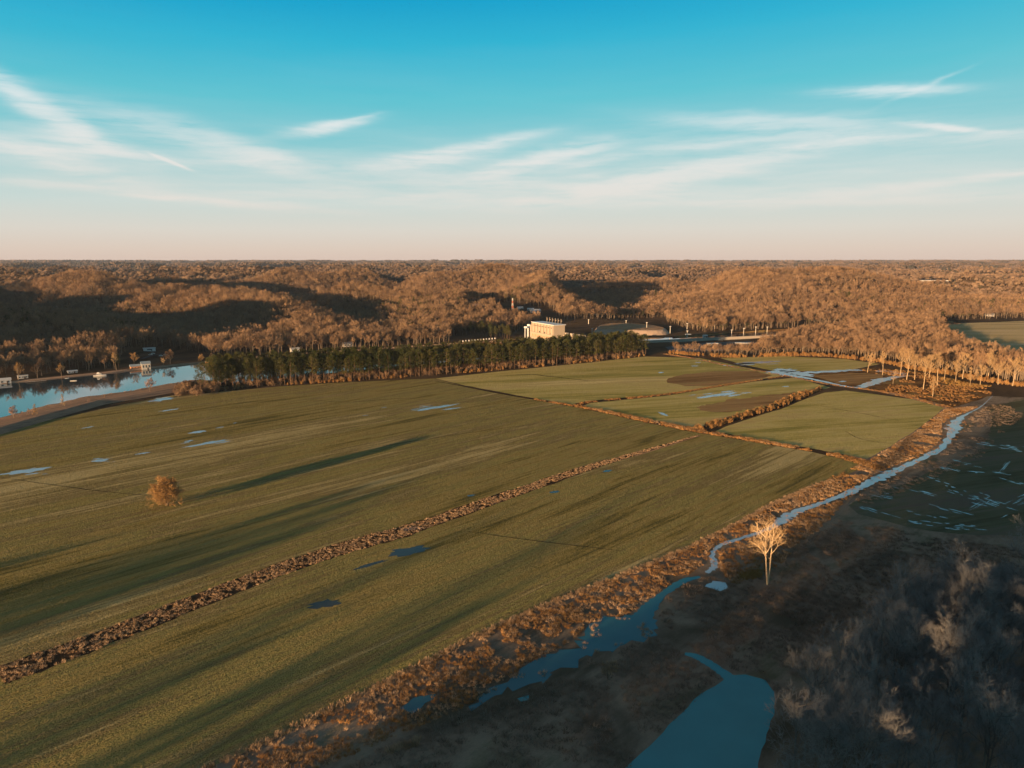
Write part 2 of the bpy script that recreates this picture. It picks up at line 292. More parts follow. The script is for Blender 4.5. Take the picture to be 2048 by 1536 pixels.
# ------------------------------------------------------------------ object helpers
COL = sc.collection
def props(o, label=None, cat=None, group=None, kind=None):
    if label: o['label'] = label
    if cat: o['category'] = cat
    if group: o['group'] = group
    if kind: o['kind'] = kind
    return o
class MB:
    def __init__(s): s.v = []; s.f = []; s.m = []; s.mi = 0
    def add(s, vs, fs):
        o = len(s.v); s.v += [tuple(p) for p in vs]; s.f += [tuple(i + o for i in q) for q in fs]; s.m += [s.mi] * len(fs)
    def box(s, c, d, rz=0, taper=1.0):
        x, y, z = d[0] / 2, d[1] / 2, d[2]; cs, sn = math.cos(rz), math.sin(rz); vs = []
        for zz, k in ((0, 1), (z, taper)):
            for a, b in ((-x, -y), (x, -y), (x, y), (-x, y)):
                a *= k; b *= k
                vs.append((c[0] + a * cs - b * sn, c[1] + a * sn + b * cs, c[2] + zz))
        s.add(vs, [(3, 2, 1, 0), (4, 5, 6, 7), (0, 1, 5, 4), (1, 2, 6, 5), (2, 3, 7, 6), (3, 0, 4, 7)])
    def gable(s, c, d, rz=0, over=.4):       # a pitched roof prism, ridge along local x
        x, y, z = d[0] / 2 + over, d[1] / 2 + over, d[2]; cs, sn = math.cos(rz), math.sin(rz)
        P = [(-x, -y, 0), (x, -y, 0), (x, y, 0), (-x, y, 0), (-x, 0, z), (x, 0, z)]
        s.add([(c[0] + a * cs - b * sn, c[1] + a * sn + b * cs, c[2] + e) for a, b, e in P], [(3, 2, 1, 0), (0, 1, 5, 4), (2, 3, 4, 5), (1, 2, 5), (3, 0, 4)])
    def tube(s, pts, rad, n=5):
        pts = [Vector(p) for p in pts]; base = len(s.v); rings = []
        for i, p in enumerate(pts):
            d = (pts[min(i + 1, len(pts) - 1)] - pts[max(i - 1, 0)]).normalized()
            a = d.orthogonal().normalized() if i == 0 else (a - d * a.dot(d)).normalized()
            b = d.cross(a); r = rad[i]
            if r <= 0: s.v.append(tuple(p)); rings.append([len(s.v) - 1])
            else:
                rg = []
                for k in range(n):
                    t = 2 * math.pi * k / n; q = p + (a * math.cos(t) + b * math.sin(t)) * r; s.v.append(tuple(q)); rg.append(len(s.v) - 1)
                rings.append(rg)
        for A, B in zip(rings[:-1], rings[1:]):
            for k in range(n):
                if len(B) == 1: s.f.append((A[k], A[(k + 1) % n], B[0]))
                else: s.f.append((A[k], A[(k + 1) % n], B[(k + 1) % n], B[k]))
                s.m.append(s.mi)
    def cone(s, p, d, L, r):                 # one thin tapering twig
        d = d.normalized(); a = d.orthogonal().normalized(); b = d.cross(a); o = len(s.v)
        for k in range(3):
            t = 2.0944 * k; q = p + (a * math.cos(t) + b * math.sin(t)) * r; s.v.append((q.x, q.y, q.z))
        q = p + d * L; s.v.append((q.x, q.y, q.z))
        s.f += [(o, o + 1, o + 3), (o + 1, o + 2, o + 3), (o + 2, o, o + 3)]; s.m += [s.mi] * 3
    def mesh(s, name, mats):
        me = bpy.data.meshes.new(name); me.from_pydata(s.v, [], s.f)
        for m in (mats if isinstance(mats, (list, tuple)) else [mats]): me.materials.append(m)
        if any(s.m): me.polygons.foreach_set('material_index', s.m)
        me.update(); return me
    def build(s, name, mats, parent=None, loc=None):
        o = bpy.data.objects.new(name, s.mesh(name, mats)); COL.objects.link(o)
        if parent: o.parent = parent
        if loc: o.location = loc
        return o
def thing(name, loc, label, cat, group=None, rz=0):
    o = bpy.data.objects.new(name, None); COL.objects.link(o); o.location = loc; o.rotation_euler = (0, 0, rz); o.empty_display_size = 1
    return props(o, label, cat, group)
def dup(root, loc, rz=0, scale=1.0, label=None, group=None):
    r = root.copy(); COL.objects.link(r); r.location = loc; r.rotation_euler = (0, 0, rz); r.scale = (scale, scale, scale) if not isinstance(scale, tuple) else scale
    if label: r['label'] = label
    if group: r['group'] = group
    for ch in list(root.children):
        c = ch.copy(); COL.objects.link(c); c.parent = r
        for g in ch.children:
            d = g.copy(); COL.objects.link(d); d.parent = c
    return r
def sheet(name, pts, z, m, label=None, rough_edge=0.0, step=6.0, seed=1, kind='structure'):
    """flat patch of ground or water: outline points in metres, edge refined and roughened"""
    rs = random.Random(seed); out = []; n = len(pts)
    for i in range(n):
        a, b = pts[i], pts[(i + 1) % n]; L = math.hypot(b[0] - a[0], b[1] - a[1]); k = max(1, min(200, int(L / step)))
        for j in range(k):
            t = j / k; x = a[0] + (b[0] - a[0]) * t; y = a[1] + (b[1] - a[1]) * t
            if rough_edge: x += rs.gauss(0, rough_edge); y += rs.gauss(0, rough_edge)
            out.append((x, y, z))
    from mathutils.geometry import tessellate_polygon
    tris = tessellate_polygon([[Vector(p) for p in out]])
    me = bpy.data.meshes.new(name)
    fs = []
    for t in tris:
        a, b, c = (Vector(out[i]) for i in t)
        fs.append(t if (b - a).cross(c - a).z > 0 else (t[0], t[2], t[1]))
    me.from_pydata(out, [], fs); me.materials.append(m); me.update()
    o = bpy.data.objects.new(name, me); COL.objects.link(o)
    return props(o, label, None, None, kind)
def smooth(pts, it=2):
    for _ in range(it):
        q = [pts[0]]
        for a, b in zip(pts[:-1], pts[1:]):
            q += [tuple(.75 * u + .25 * v for u, v in zip(a, b)), tuple(.25 * u + .75 * v for u, v in zip(a, b))]
        pts = q + [pts[-1]]
    return pts
def ribbon(pts, widths, jit=0, seed=0):      # outline of a strip along a centre line (metres)
    rs = random.Random(seed); c = smooth([(x, y, ww) for (x, y), ww in zip(pts, widths)], 3); L, Rr = [], []
    for i, (x, y, ww) in enumerate(c):
        a = c[max(i - 1, 0)]; b = c[min(i + 1, len(c) - 1)]; dx, dy = b[0] - a[0], b[1] - a[1]; d = math.hypot(dx, dy) or 1
        w1 = ww / 2 * (1 + rs.uniform(-jit, jit)); w2 = ww / 2 * (1 + rs.uniform(-jit, jit))
        L.append((x - dy / d * w1, y + dx / d * w1)); Rr.append((x + dy / d * w2, y - dx / d * w2))
    return L + Rr[::-1]
# ------------------------------------------------------------------ the ground
def axis(lo, hi, dense_lo, dense_hi, st, grow):
    a = list(np.arange(dense_lo, dense_hi + st, st)); s_ = st
    while a[-1] < hi: s_ *= grow; a.append(a[-1] + s_)
    s_ = st; b = [a[0]]
    while b[-1] > lo: s_ *= grow; b.append(b[-1] - s_)
    return np.array(b[:0:-1] + a)
gx = axis(-19000, 19000, -1000, 1000, 12, 1.045); gy = axis(-1500, 24000, -500, 2400, 12, 1.03)
XX, YY = np.meshgrid(gx, gy); ZZ = terrain(XX, YY)
ZZ = ZZ + np.where(ZZ > 8, (np.random.RandomState(3).rand(*ZZ.shape) - .5) * 2.0, 0)
nv = np.stack([XX, YY, ZZ], -1).reshape(-1, 3); nx, ny = len(gx), len(gy)
ii = (np.arange(ny - 1)[:, None] * nx + np.arange(nx - 1)[None]).ravel()
quads = np.stack([ii, ii + 1, ii + nx + 1, ii + nx], -1)
me = bpy.data.meshes.new('ground'); me.vertices.add(len(nv)); me.vertices.foreach_set('co', nv.ravel())
me.loops.add(quads.size); me.loops.foreach_set('vertex_index', quads.ravel().astype(np.int32))
me.polygons.add(len(quads)); me.polygons.foreach_set('loop_start', np.arange(0, quads.size, 4, dtype=np.int32))
me.polygons.foreach_set('use_smooth', np.ones(len(quads), bool)); me.update(); me.validate()
me.materials.append(M['floor'])
go = bpy.data.objects.new('ground', me); COL.objects.link(go); props(go, kind='structure')
GP = lambda l, z=0: [G(x, y, z) for x, y in l]
# fields (photo pixels turned into points on the valley floor)
EDGE = [(1722, 938), (1640, 968), (1560, 1000), (1490, 1040), (1380, 1095), (1260, 1145), (1130, 1195), (1000, 1250), (850, 1325), (700, 1400), (560, 1470), (420, 1536), (200, 1640)]
DITCH = [(0, 1352), (150, 1298), (300, 1240), (450, 1180), (600, 1125), (700, 1092), (800, 1065), (860, 1045), (960, 1010), (1060, 975), (1160, 940), (1280, 905), (1400, 870)]
TRACK2 = [(870, 762), (930, 773), (990, 785), (1070, 799), (1150, 812), (1220, 825), (1290, 841), (1350, 853), (1400, 862), (1480, 876), (1560, 890), (1640, 903), (1720, 922), (1775, 945)]
sheet('marsh', GP([(-400, 1750), (1890, 815), (1930, 790), (2048, 795), (2500, 800), (3200, 1200), (2800, 1750)]), .01, M['marsh'])
sheet('field', GP([(-900, 1000), (-250, 925), (0, 862), (120, 836), (250, 808), (345, 791), (430, 785), (560, 773), (700, 764), (870, 757), (930, 773), (1070, 799), (1220, 825), (1400, 862), (1560, 890), (1722, 925)] + EDGE + [(-900, 1640)]), .03, M['field'], 'wide green pasture crossed by the reed ditch', .4, 10)
sheet('field', GP([(870, 757), (1000, 743), (1150, 728), (1290, 713), (1400, 716), (1540, 745), (1565, 752), (1420, 777), (1250, 797), (1150, 810), (1070, 797), (930, 771)]), .031, M['field2'], rough_edge=.3, step=10)
sheet('field', GP([(1440, 716), (1560, 712), (1690, 718), (1760, 728), (1700, 740), (1620, 742), (1550, 742), (1480, 728)]), .032, M['field2'], rough_edge=.3, step=10)
sheet('field', GP([(1165, 812), (1180, 806), (1330, 792), (1500, 764), (1590, 755), (1660, 775), (1600, 792), (1540, 815), (1480, 838), (1400, 858), (1290, 837)]), .033, M['field2'], rough_edge=.3, step=10)
sheet('field', GP([(1420, 867), (1455, 852), (1500, 837), (1560, 819), (1606, 800), (1650, 785), (1690, 781), (1760, 790), (1850, 802), (1888, 815), (1850, 848), (1780, 893), (1735, 918), (1640, 900), (1560, 887)]), .034, M['field2'], rough_edge=.3, step=10)
sheet('field', GP([(1335, 757), (1370, 748), (1440, 742), (1510, 742), (1545, 751), (1500, 762), (1420, 772), (1370, 772), (1335, 765)]), .045, M['brownf'], rough_edge=1.0, step=8)
sheet('field', GP([(1400, 812), (1460, 800), (1540, 790), (1600, 782), (1580, 795), (1530, 812), (1480, 823), (1420, 823), (1390, 818)]), .046, M['brownf'], rough_edge=2.0, step=5)
sheet('marsh', GP([(1600, 742), (1700, 738), (1760, 735), (1850, 745), (1960, 768), (1985, 790), (1900, 818), (1850, 802), (1740, 782), (1660, 768), (1590, 752)]), .02, M['rust'], rough_edge=.5)
sheet('field', GP([(1625, 752), (1700, 746), (1770, 748), (1760, 760), (1730, 770), (1680, 768)]), .047, M['brownf'], rough_edge=1.0, step=8)
sheet('field', GP([(2048, 800), (1975, 812), (1985, 850), (1960, 900), (1850, 950), (1700, 1010), (1720, 1030), (1850, 1060), (1960, 1070), (2300, 1080), (2600, 900), (2400, 800)]), .02, M['wetf'], rough_edge=1.0, step=8)
sheet('field', GP([(1880, 648), (2048, 642), (2400, 645), (2600, 690), (2300, 760), (2048, 745), (1960, 722), (1910, 700), (1885, 665)]), .02, M['tanf'], rough_edge=1.0, step=12)
# ditches and tracks
sheet('ditch', ribbon(GP(DITCH), [11, 11, 10, 10, 10, 11, 12, 9, 10, 9, 8, 5, 1.5], .15, 2), .05, M['ditch'])
sheet('ditch', ribbon(GP(TRACK2), [1, 3, 4, 3, 6, 9, 10, 10, 12, 8, 8, 8, 9, 6], .1, 3), .052, M['ditch'])
LOOP = [(1152, 812), (1165, 805), (1250, 797), (1330, 790), (1420, 775), (1500, 763), (1575, 751)]
sheet('ditch', ribbon(GP(LOOP), [7, 7, 7, 6, 5, 5, 3], .1, 4), .054, M['ditch'])
HEDGE = [(1400, 860), (1450, 845), (1500, 830), (1560, 812), (1600, 793), (1645, 778)]
sheet('ditch', ribbon(GP(HEDGE), [9, 8, 8, 9, 10, 3], .1, 5), .056, M['ditch'])
TOPTR = [(1330, 708), (1400, 719), (1460, 733), (1520, 742), (1570, 751), (1660, 770), (1740, 779), (1810, 792), (1870, 808), (1920, 822)]
sheet('track', ribbon(GP(TOPTR), [9, 6, 5, 4, 4, 5, 7, 8, 9, 6], .1, 6), .058, M['track'])
sheet('track', ribbon(GP([(1270, 912), (1330, 894), (1400, 871)]), [1.2, 1.4, 1.4], .1, 6), .072, M['track'])
# the river, the lake above the dam and the near bank with its path
NB = [(-500, 935), (-200, 893), (0, 838), (60, 823), (110, 810), (150, 800), (230, 788), (320, 774), (380, 762)]
RIVER = [G(x, y) for x, y in NB] + [(-254, 622), (-140, 712), (0, 800), (60, 840), (95, 868), (40, 955), (-10, 955), (-142, 882), (-271, 808), (-332, 756), (-391, 692), (-465, 618), (-900, 240), (-1600, -400), (-1300, -500)]
sheet('river', RIVER, .06, M['lake'], 'calm river reflecting the wooded hill')
sheet('lake', [(100, 925), (80, 945), (110, 990), (230, 1000), (430, 1105), (640, 1200), (800, 1255), (800, 1225), (620, 1150), (470, 1060), (340, 985), (250, 950), (170, 935), (125, 930)], .06, M['lake'])
lv = smooth([G(x, y) for x, y in NB], 2); mb = MB(); rows = []
for (x, y), nxt in zip(lv, lv[1:] + [lv[-1]]):
    i = lv.index((x, y)); a = lv[max(i - 1, 0)]; b = lv[min(i + 1, len(lv) - 1)]; d = Vector((b[0] - a[0], b[1] - a[1])).normalized(); nrm = Vector((d.y, -d.x))
    wob = 2.0 * math.sin(i * .9) + 1.5 * math.sin(i * 2.3)
    rows.append([(x + nrm.x * o, y + nrm.y * o, z) for o, z in ((-5 - wob, -.4), (-1 - wob, .9), (12, 2.0), (28, 2.3), (37, -.1))])
vs = [p for r in rows for p in r]; fs = [(i * 5 + k, (i + 1) * 5 + k, (i + 1) * 5 + k + 1, i * 5 + k + 1) for i in range(len(rows) - 1) for k in range(4)]
mb.add(vs, [f[::-1] for f in fs]); props(mb.build('levee', M['levee']), 'low earth levee with a path along the river', kind='structure')
def bank(pts, wd, hgt, m, lab):
    c = smooth(pts, 2); rows = []; mb = MB()
    for i, (x, y) in enumerate(c):
        a = c[max(i - 1, 0)]; b = c[min(i + 1, len(c) - 1)]; d = Vector((b[0] - a[0], b[1] - a[1])).normalized(); n_ = Vector((d.y, -d.x)); e = .8 + .4 * random.random()
        rows.append([(x + n_.x * o * wd, y + n_.y * o * wd, z * hgt * e) for o, z in ((-1, -.3), (-.6, 1), (.5, 1), (1, -.3))])
    vs = [p for r in rows for p in r]; mb.add(vs, [(i * 4 + k, i * 4 + k + 1, (i + 1) * 4 + k + 1, (i + 1) * 4 + k) for i in range(len(rows) - 1) for k in range(3)])
    return props(mb.build('bank', m), lab, kind='structure')
random.seed(4)
bank([(-465, 620), (-391, 694), (-332, 758), (-300, 785), (-271, 810), (-142, 884), (-20, 955)], 3, 1.4, M['levee'], 'muddy river bank below the wooded hill')
bank([(235, 1004), (330, 1058), (430, 1109), (640, 1203), (800, 1258)], 3, 1.8, M['rust'], 'reddish lake shore below the forest')
# stream, pools, pond
STREAM = [(1985, 792), (1962, 815), (1935, 827), (1915, 840), (1908, 855), (1902, 872), (1888, 892), (1850, 915), (1800, 936), (1770, 952), (1735, 967), (1700, 985), (1650, 1005), (1605, 1018), (1572, 1034), (1552, 1050), (1520, 1066), (1480, 1077), (1442, 1089), (1427, 1100), (1424, 1117), (1431, 1133), (1413, 1146)]
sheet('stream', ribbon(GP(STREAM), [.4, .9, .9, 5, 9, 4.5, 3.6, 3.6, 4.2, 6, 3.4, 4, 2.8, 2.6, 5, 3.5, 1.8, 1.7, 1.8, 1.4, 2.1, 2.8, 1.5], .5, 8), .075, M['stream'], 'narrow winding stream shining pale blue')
sheet('stream', ribbon(GP([(1400, 1154), (1370, 1160), (1345, 1175), (1320, 1193), (1300, 1214), (1280, 1240)]), [1.5, 3, 3, 2.5, 5, 6], .2, 9), .08, M['pool'])
POOL = [(1160, 1272), (1172, 1248), (1210, 1232), (1255, 1236), (1300, 1214), (1316, 1200), (1308, 1230), (1316, 1258), (1300, 1278), (1250, 1288), (1195, 1308), (1140, 1332), (1080, 1360), (1010, 1388), (935, 1414), (1000, 1368), (1060, 1325), (1110, 1302), (1165, 1298)]
sheet('pool', GP(POOL), .07, M['pool'], 'shallow dark pool widening out of the stream', 1.0, 2.2, 5)
sheet('pool', GP([(1408, 1172), (1428, 1162), (1452, 1166), (1457, 1178), (1440, 1182)]), .07, M['stream'], None, .3, 1.5, 6)
sheet('pool', GP([(800, 1418), (830, 1395), (870, 1388), (865, 1400), (830, 1425)]), .07, M['pool'], None, .3, 2, 7)
sheet('pool', GP([(1035, 1398), (1058, 1390), (1060, 1400), (1040, 1404)]), .07, M['pond'], None, .2, 2, 7)
sheet('pond', GP([(1458, 1353), (1490, 1350), (1530, 1360), (1550, 1385), (1548, 1430), (1525, 1500), (1490, 1640), (1170, 1640), (1240, 1546), (1300, 1492), (1350, 1440), (1375, 1415), (1400, 1388), (1430, 1372)]), .07, M['pond'], 'teal pond beside the shaded wood', .15, 2.5, 8)
sheet('stream', ribbon(GP([(1370, 1308), (1395, 1313), (1420, 1328), (1445, 1345), (1462, 1358)]), [1.5, 3, 3, 3.2, 4], .15, 9), .082, M['pond'])
sheet('stream', ribbon(GP([(1725, 935), (1745, 940), (1772, 946), (1790, 944)]), [.5, 1.2, 1.5, 2], .3, 9), .083, M['stream'])
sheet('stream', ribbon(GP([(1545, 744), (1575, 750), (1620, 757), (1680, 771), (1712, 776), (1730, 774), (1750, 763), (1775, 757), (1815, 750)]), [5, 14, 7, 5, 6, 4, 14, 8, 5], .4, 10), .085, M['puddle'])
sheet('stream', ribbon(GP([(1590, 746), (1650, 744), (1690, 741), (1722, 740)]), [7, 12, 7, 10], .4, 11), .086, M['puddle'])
for pts_, w_ in (([(0, 955), (120, 972), (220, 985), (312, 992)], .5), ([(930, 1062), (1040, 1078), (1140, 1090), (1245, 1102)], .5), ([(620, 800), (700, 806), (790, 796), (870, 800)], .8), ([(1000, 752), (1060, 748), (1110, 754), (1180, 762)], 2.2), ([(1690, 862), (1720, 880), (1790, 888)], .7), ([(1640, 812), (1720, 826), (1800, 842)], .8), ([(700, 900), (820, 884), (960, 862), (1090, 846)], .6)):
    sheet('wheel_rut', ribbon(GP(pts_), [w_ * .4] + [w_] * (len(pts_) - 2) + [w_ * .3], .4, 3), .066, M['ditch'])
def puddle(px, py, hl, hw, ang, n=1, m='puddle', seed=0):
    rs = random.Random(seed * 31 + int(px)); 
    for _ in range(n):
        x0 = px + (rs.uniform(-1, 1) * hl * .7 if n > 1 else 0); y0 = py + (rs.uniform(-1, 1) * hw * 1.0 if n > 1 else 0); k = 1 if n == 1 else rs.uniform(.08, .3)
        pts = []
        for i in range(22):
            t = 2 * math.pi * i / 22; r = 1 + rs.uniform(-.35, .25); a = math.cos(t) * hl * k * r; b = math.sin(t) * hw * k * r * .7
            pts.append(G(x0 + a, y0 + b - a * math.tan(R(ang))))
        sheet('puddle', pts, .062 + .0006 * _, M[m], None, 0, 99)
for a in [(872, 815, 45, 3, 9), (50, 943, 47, 5, 8), (418, 886, 48, 3, 10), (397, 864, 18, 3, 8), (200, 921, 20, 3, 8), (285, 907, 16, 1.5, 8), (440, 855, 10, 1, 8), (325, 799, 26, 3, 8), (340, 820, 20, 1.5, 8), (175, 855, 14, 1, 10),
          (1428, 792, 40, 3, 8, 4), (1430, 791, 40, 3.5, 8), (1455, 783, 14, 1.5, 6), (1490, 786, 12, 1, 4), (1515, 725, 42, 3, 3), (1490, 727, 22, 2, 2), (1322, 745, 6, 1.5, 0), (1396, 725, 6, 1, 0), (1326, 828, 9, 3, -20), (1573, 741, 26, 4, -4),
          (1390, 732, 8, 1, 0), (1572, 773, 7, 1, 2), (1685, 763, 8, 1.5, 3), (1760, 742, 8, 3, 0), (1795, 746, 18, 4, -6), (1250, 709, 10, 1, 0), (1455, 731, 10, 1, 0), (768, 815, 6, .7, 5), (730, 831, 6, .7, 5), (470, 846, 5, .7, 8)]: puddle(*a)
for a in [(872, 815, 60, 4, 9), (50, 943, 70, 7, 8), (418, 886, 70, 5, 10), (200, 921, 40, 4, 8), (325, 799, 40, 4, 8), (1428, 792, 60, 5, 8), (1515, 727, 55, 4, 3), (1573, 744, 40, 6, -4), (1790, 746, 30, 4, -6)]: puddle(*a, 6, 'puddle', 3)
puddle(1560, 744, 30, 4, 2); puddle(1600, 748, 30, 4, -8); puddle(1655, 743, 30, 2.5, 3); puddle(1735, 768, 20, 4, 10); puddle(815, 1103, 42, 12, 8, 1, 'mudp'); puddle(650, 1208, 32, 11, 8, 1, 'mudp'); puddle(740, 1130, 40, 4, 16, 1, 'mudp'); puddle(825, 1057, 24, 5, 5, 1, 'mudp'); puddle(1215, 942, 10, 2.5, 8, 1, 'mudp'); puddle(942, 991, 8, 2, 6, 1, 'mudp'); puddle(1110, 984, 10, 3, 8, 1, 'mudp')
rw = random.Random(77); wet = []
for (px, py, hl, hw, ang, n) in [(1765, 988, 14, 4, -10, 3), (1830, 982, 40, 2, -14, 4), (1900, 938, 28, 2, -16, 3), (1920, 975, 60, 3, -16, 5), (1950, 995, 50, 4, -18, 7), (1990, 1010, 50, 5, -16, 7), (2030, 1010, 22, 8, 25, 5), (1960, 1008, 22, 3, 30, 4), (1990, 890, 34, 3, -8, 5), (2040, 898, 30, 3, -6, 3), (1930, 1055, 36, 4, -6, 7), (1880, 1050, 60, 3, -8, 4), (1745, 1020, 26, 3, -20, 3), (1800, 1035, 40, 1.5, -16, 3), (1850, 1030, 40, 2, -12, 3), (1975, 945, 40, 1.5, -4, 4), (2030, 965, 26, 2, -14, 4), (2010, 935, 8, 5, 50, 2), (1900, 1020, 40, 2, -14, 4), (1935, 928, 26, 2, -10, 2)]:
    for _ in range(int(n * 2)):
        x0 = px + rw.uniform(-1, 1) * hl; y0 = py + rw.uniform(-1, 1) * hw * 1.7 - (x0 - px) * math.tan(R(ang)); L = rw.uniform(3, 13); W = rw.uniform(.25, .7); pts = []
        for i in range(12):
            t = 2 * math.pi * i / 12; r = 1 + rw.uniform(-.4, .3); a = math.cos(t) * L * r; b = math.sin(t) * W * r
            pts.append(G(x0 + a, y0 + b - a * math.tan(R(ang))))
        wet.append(pts)
for i, p in enumerate(wet): sheet('puddle', p, .062 + .0002 * (i % 40), M['puddle'], None, 0, 99)
# ------------------------------------------------------------------ trees
def curve(rs, p, d, L, n, wob, up):
    pts = [p.copy()]; d = d.normalized()
    for _ in range(n):
        d = (d + Vector((rs.gauss(0, wob), rs.gauss(0, wob), rs.gauss(0, wob) + up))).normalized(); p = p + d * (L / n); pts.append(p.copy())
    return pts
def branches(rs, pts, count, lo, ang, L, Lv, flat=0.0):
    """side branches of a poly-line: start point, direction, length"""
    out = []; n = len(pts) - 1; phi = rs.uniform(0, 6.28)
    for i in range(count):
        t = lo + (1 - lo) * (i + rs.random()) / count; k = min(n - 1, int(t * n)); f_ = t * n - k
        p = pts[k].lerp(pts[k + 1], f_); d = (pts[k + 1] - pts[k]).normalized(); phi += 2.4 + rs.uniform(-.5, .5)
        a = d.orthogonal().normalized(); a.rotate(Matrix.Rotation(phi, 3, d)); an = R(ang) * rs.uniform(.7, 1.3)
        dd = d * math.cos(an) + a * math.sin(an); out.append((p, dd, L * (1 - Lv * (t - lo) / (1 - lo + 1e-6)) * rs.uniform(.75, 1.2)))
    return out
def bare_tree(seed, H=18, trunk_h=.42, spread=42, n=(9, 6, 6, 6), tw=.03, limb=.42, stems=1, tr=.28, up=.12, crown_w=1.0):
    rs = random.Random(seed); A = MB(); B = MB()
    for s_ in range(stems):
        lean = Vector((0, 0, 1)) if stems == 1 else Vector((math.cos(s_ * 6.28 / stems + 1) * .10, math.sin(s_ * 6.28 / stems + 1) * .10, 1))
        st = Vector((0, 0, -.3)) if stems == 1 else Vector((math.cos(s_ * 6.28 / stems + 1) * tr * 1.4, math.sin(s_ * 6.28 / stems + 1) * tr * 1.4, -.3))
        t = curve(rs, st, lean, H * .93, 9, .035, .03); r0 = tr * (1 if stems == 1 else .75)
        A.tube(t, [r0 * (1 - .085 * i) for i in range(9)] + [.03], 6)
        for p, d, L in branches(rs, t, n[0], trunk_h, spread, H * limb, .55):
            rr = tr * .42; l1 = curve(rs, p, d, L * crown_w, 5, .10, up); A.tube(l1, [rr, rr * .75, rr * .55, rr * .38, rr * .22, .02], 4)
            for p2, d2, L2 in branches(rs, l1, n[1], .25, 38, L * .5 * crown_w, .4):
                r2 = rr * .4; l2 = curve(rs, p2, d2, L2, 3, .12, up); A.tube(l2, [r2, r2 * .65, r2 * .4, .015], 3)
                for p3, d3, L3 in branches(rs, l2, n[2], .2, 36, L2 * .55, .3):
                    l3 = curve(rs, p3, d3, L3, 2, .12, up)
                    if n[3] == 0: B.cone(p3, d3 + Vector((0, 0, up)), L3 * 1.3, tw); continue
                    B.tube(l3, [tw * 1.1, tw * .8, tw * .3], 3)
                    for p4, d4, L4 in branches(rs, l3, n[3], .15, 34, max(.7, L3 * .6), .2): B.cone(p4, d4 + Vector((0, 0, up)), L4, tw * .7)
    return A, B
def tree_thing(name, A, B, mt, mc, label, cat='tree', loc=(0, 0, 0), group=None):
    t = thing(name, loc, label, cat, group); A.build('trunk', mt, t); B.build('crown', mc, t); return t
def pine(seed, H=24, lo=.48, n=30, rad=3.9, cl=26):
    rs = random.Random(seed); A = MB(); B = MB()
    t = curve(rs, Vector((0, 0, -.3)), Vector((0, 0, 1)), H * .97, 8, .018, .03); A.tube(t, [.24 * (1 - .1 * i) for i in range(8)] + [.04], 5)
    for i in range(n):
        f_ = lo + (1 - lo) * ((i + rs.random()) / n); z = f_ * H; k = min(7, int(f_ * 8 * .999)); p = t[k].lerp(t[k + 1], f_ * 8 - k if f_ * 8 - k < 1 else 1)
        prof = math.sin(math.pi * min(1, .22 + .78 * (f_ - lo) / (1 - lo))) ** .7; L = rad * prof * rs.uniform(.55, 1.15) + .3; ph = rs.uniform(0, 6.28)
        e = p + Vector((math.cos(ph) * L, math.sin(ph) * L, rs.uniform(-.1, .35) * L)); A.tube([p, p.lerp(e, .5) + Vector((0, 0, -.1)), e], [.06, .045, .02], 3)
        for c in (e, p.lerp(e, .6)):
            R0 = rs.uniform(.8, 1.35)
            for _ in range(cl // (1 if c is e else 2)):
                d = Vector((rs.gauss(0, 1), rs.gauss(0, 1), rs.gauss(.3, .8))).normalized(); q = c + d * R0 * rs.random() ** .5
                a = Vector((rs.gauss(0, 1), rs.gauss(0, 1), rs.gauss(0, 1))).normalized(); b = (d + a * .5).normalized(); s1 = rs.uniform(.28, .5)
                o = len(B.v); B.v += [tuple(q - a * s1 * .5), tuple(q + a * s1 * .5), tuple(q + b * s1 * 1.3)]; B.f.append((o, o + 1, o + 2)); B.m.append(0)
    return A, B
def joined(A, B, name, mats):
    J = MB(); J.v = A.v + B.v; J.f = list(A.f) + [tuple(i + len(A.v) for i in q) for q in B.f]; J.m = [0] * len(A.f) + [1] * len(B.f)
    return J.mesh(name, mats)
NSC = [0]
def varcol(name, meshes):
    c = bpy.data.collections.new(name)
    for i, m in enumerate(meshes):
        o = bpy.data.objects.new('%s variant %02d' % (name, i), m); c.objects.link(o)
    return c
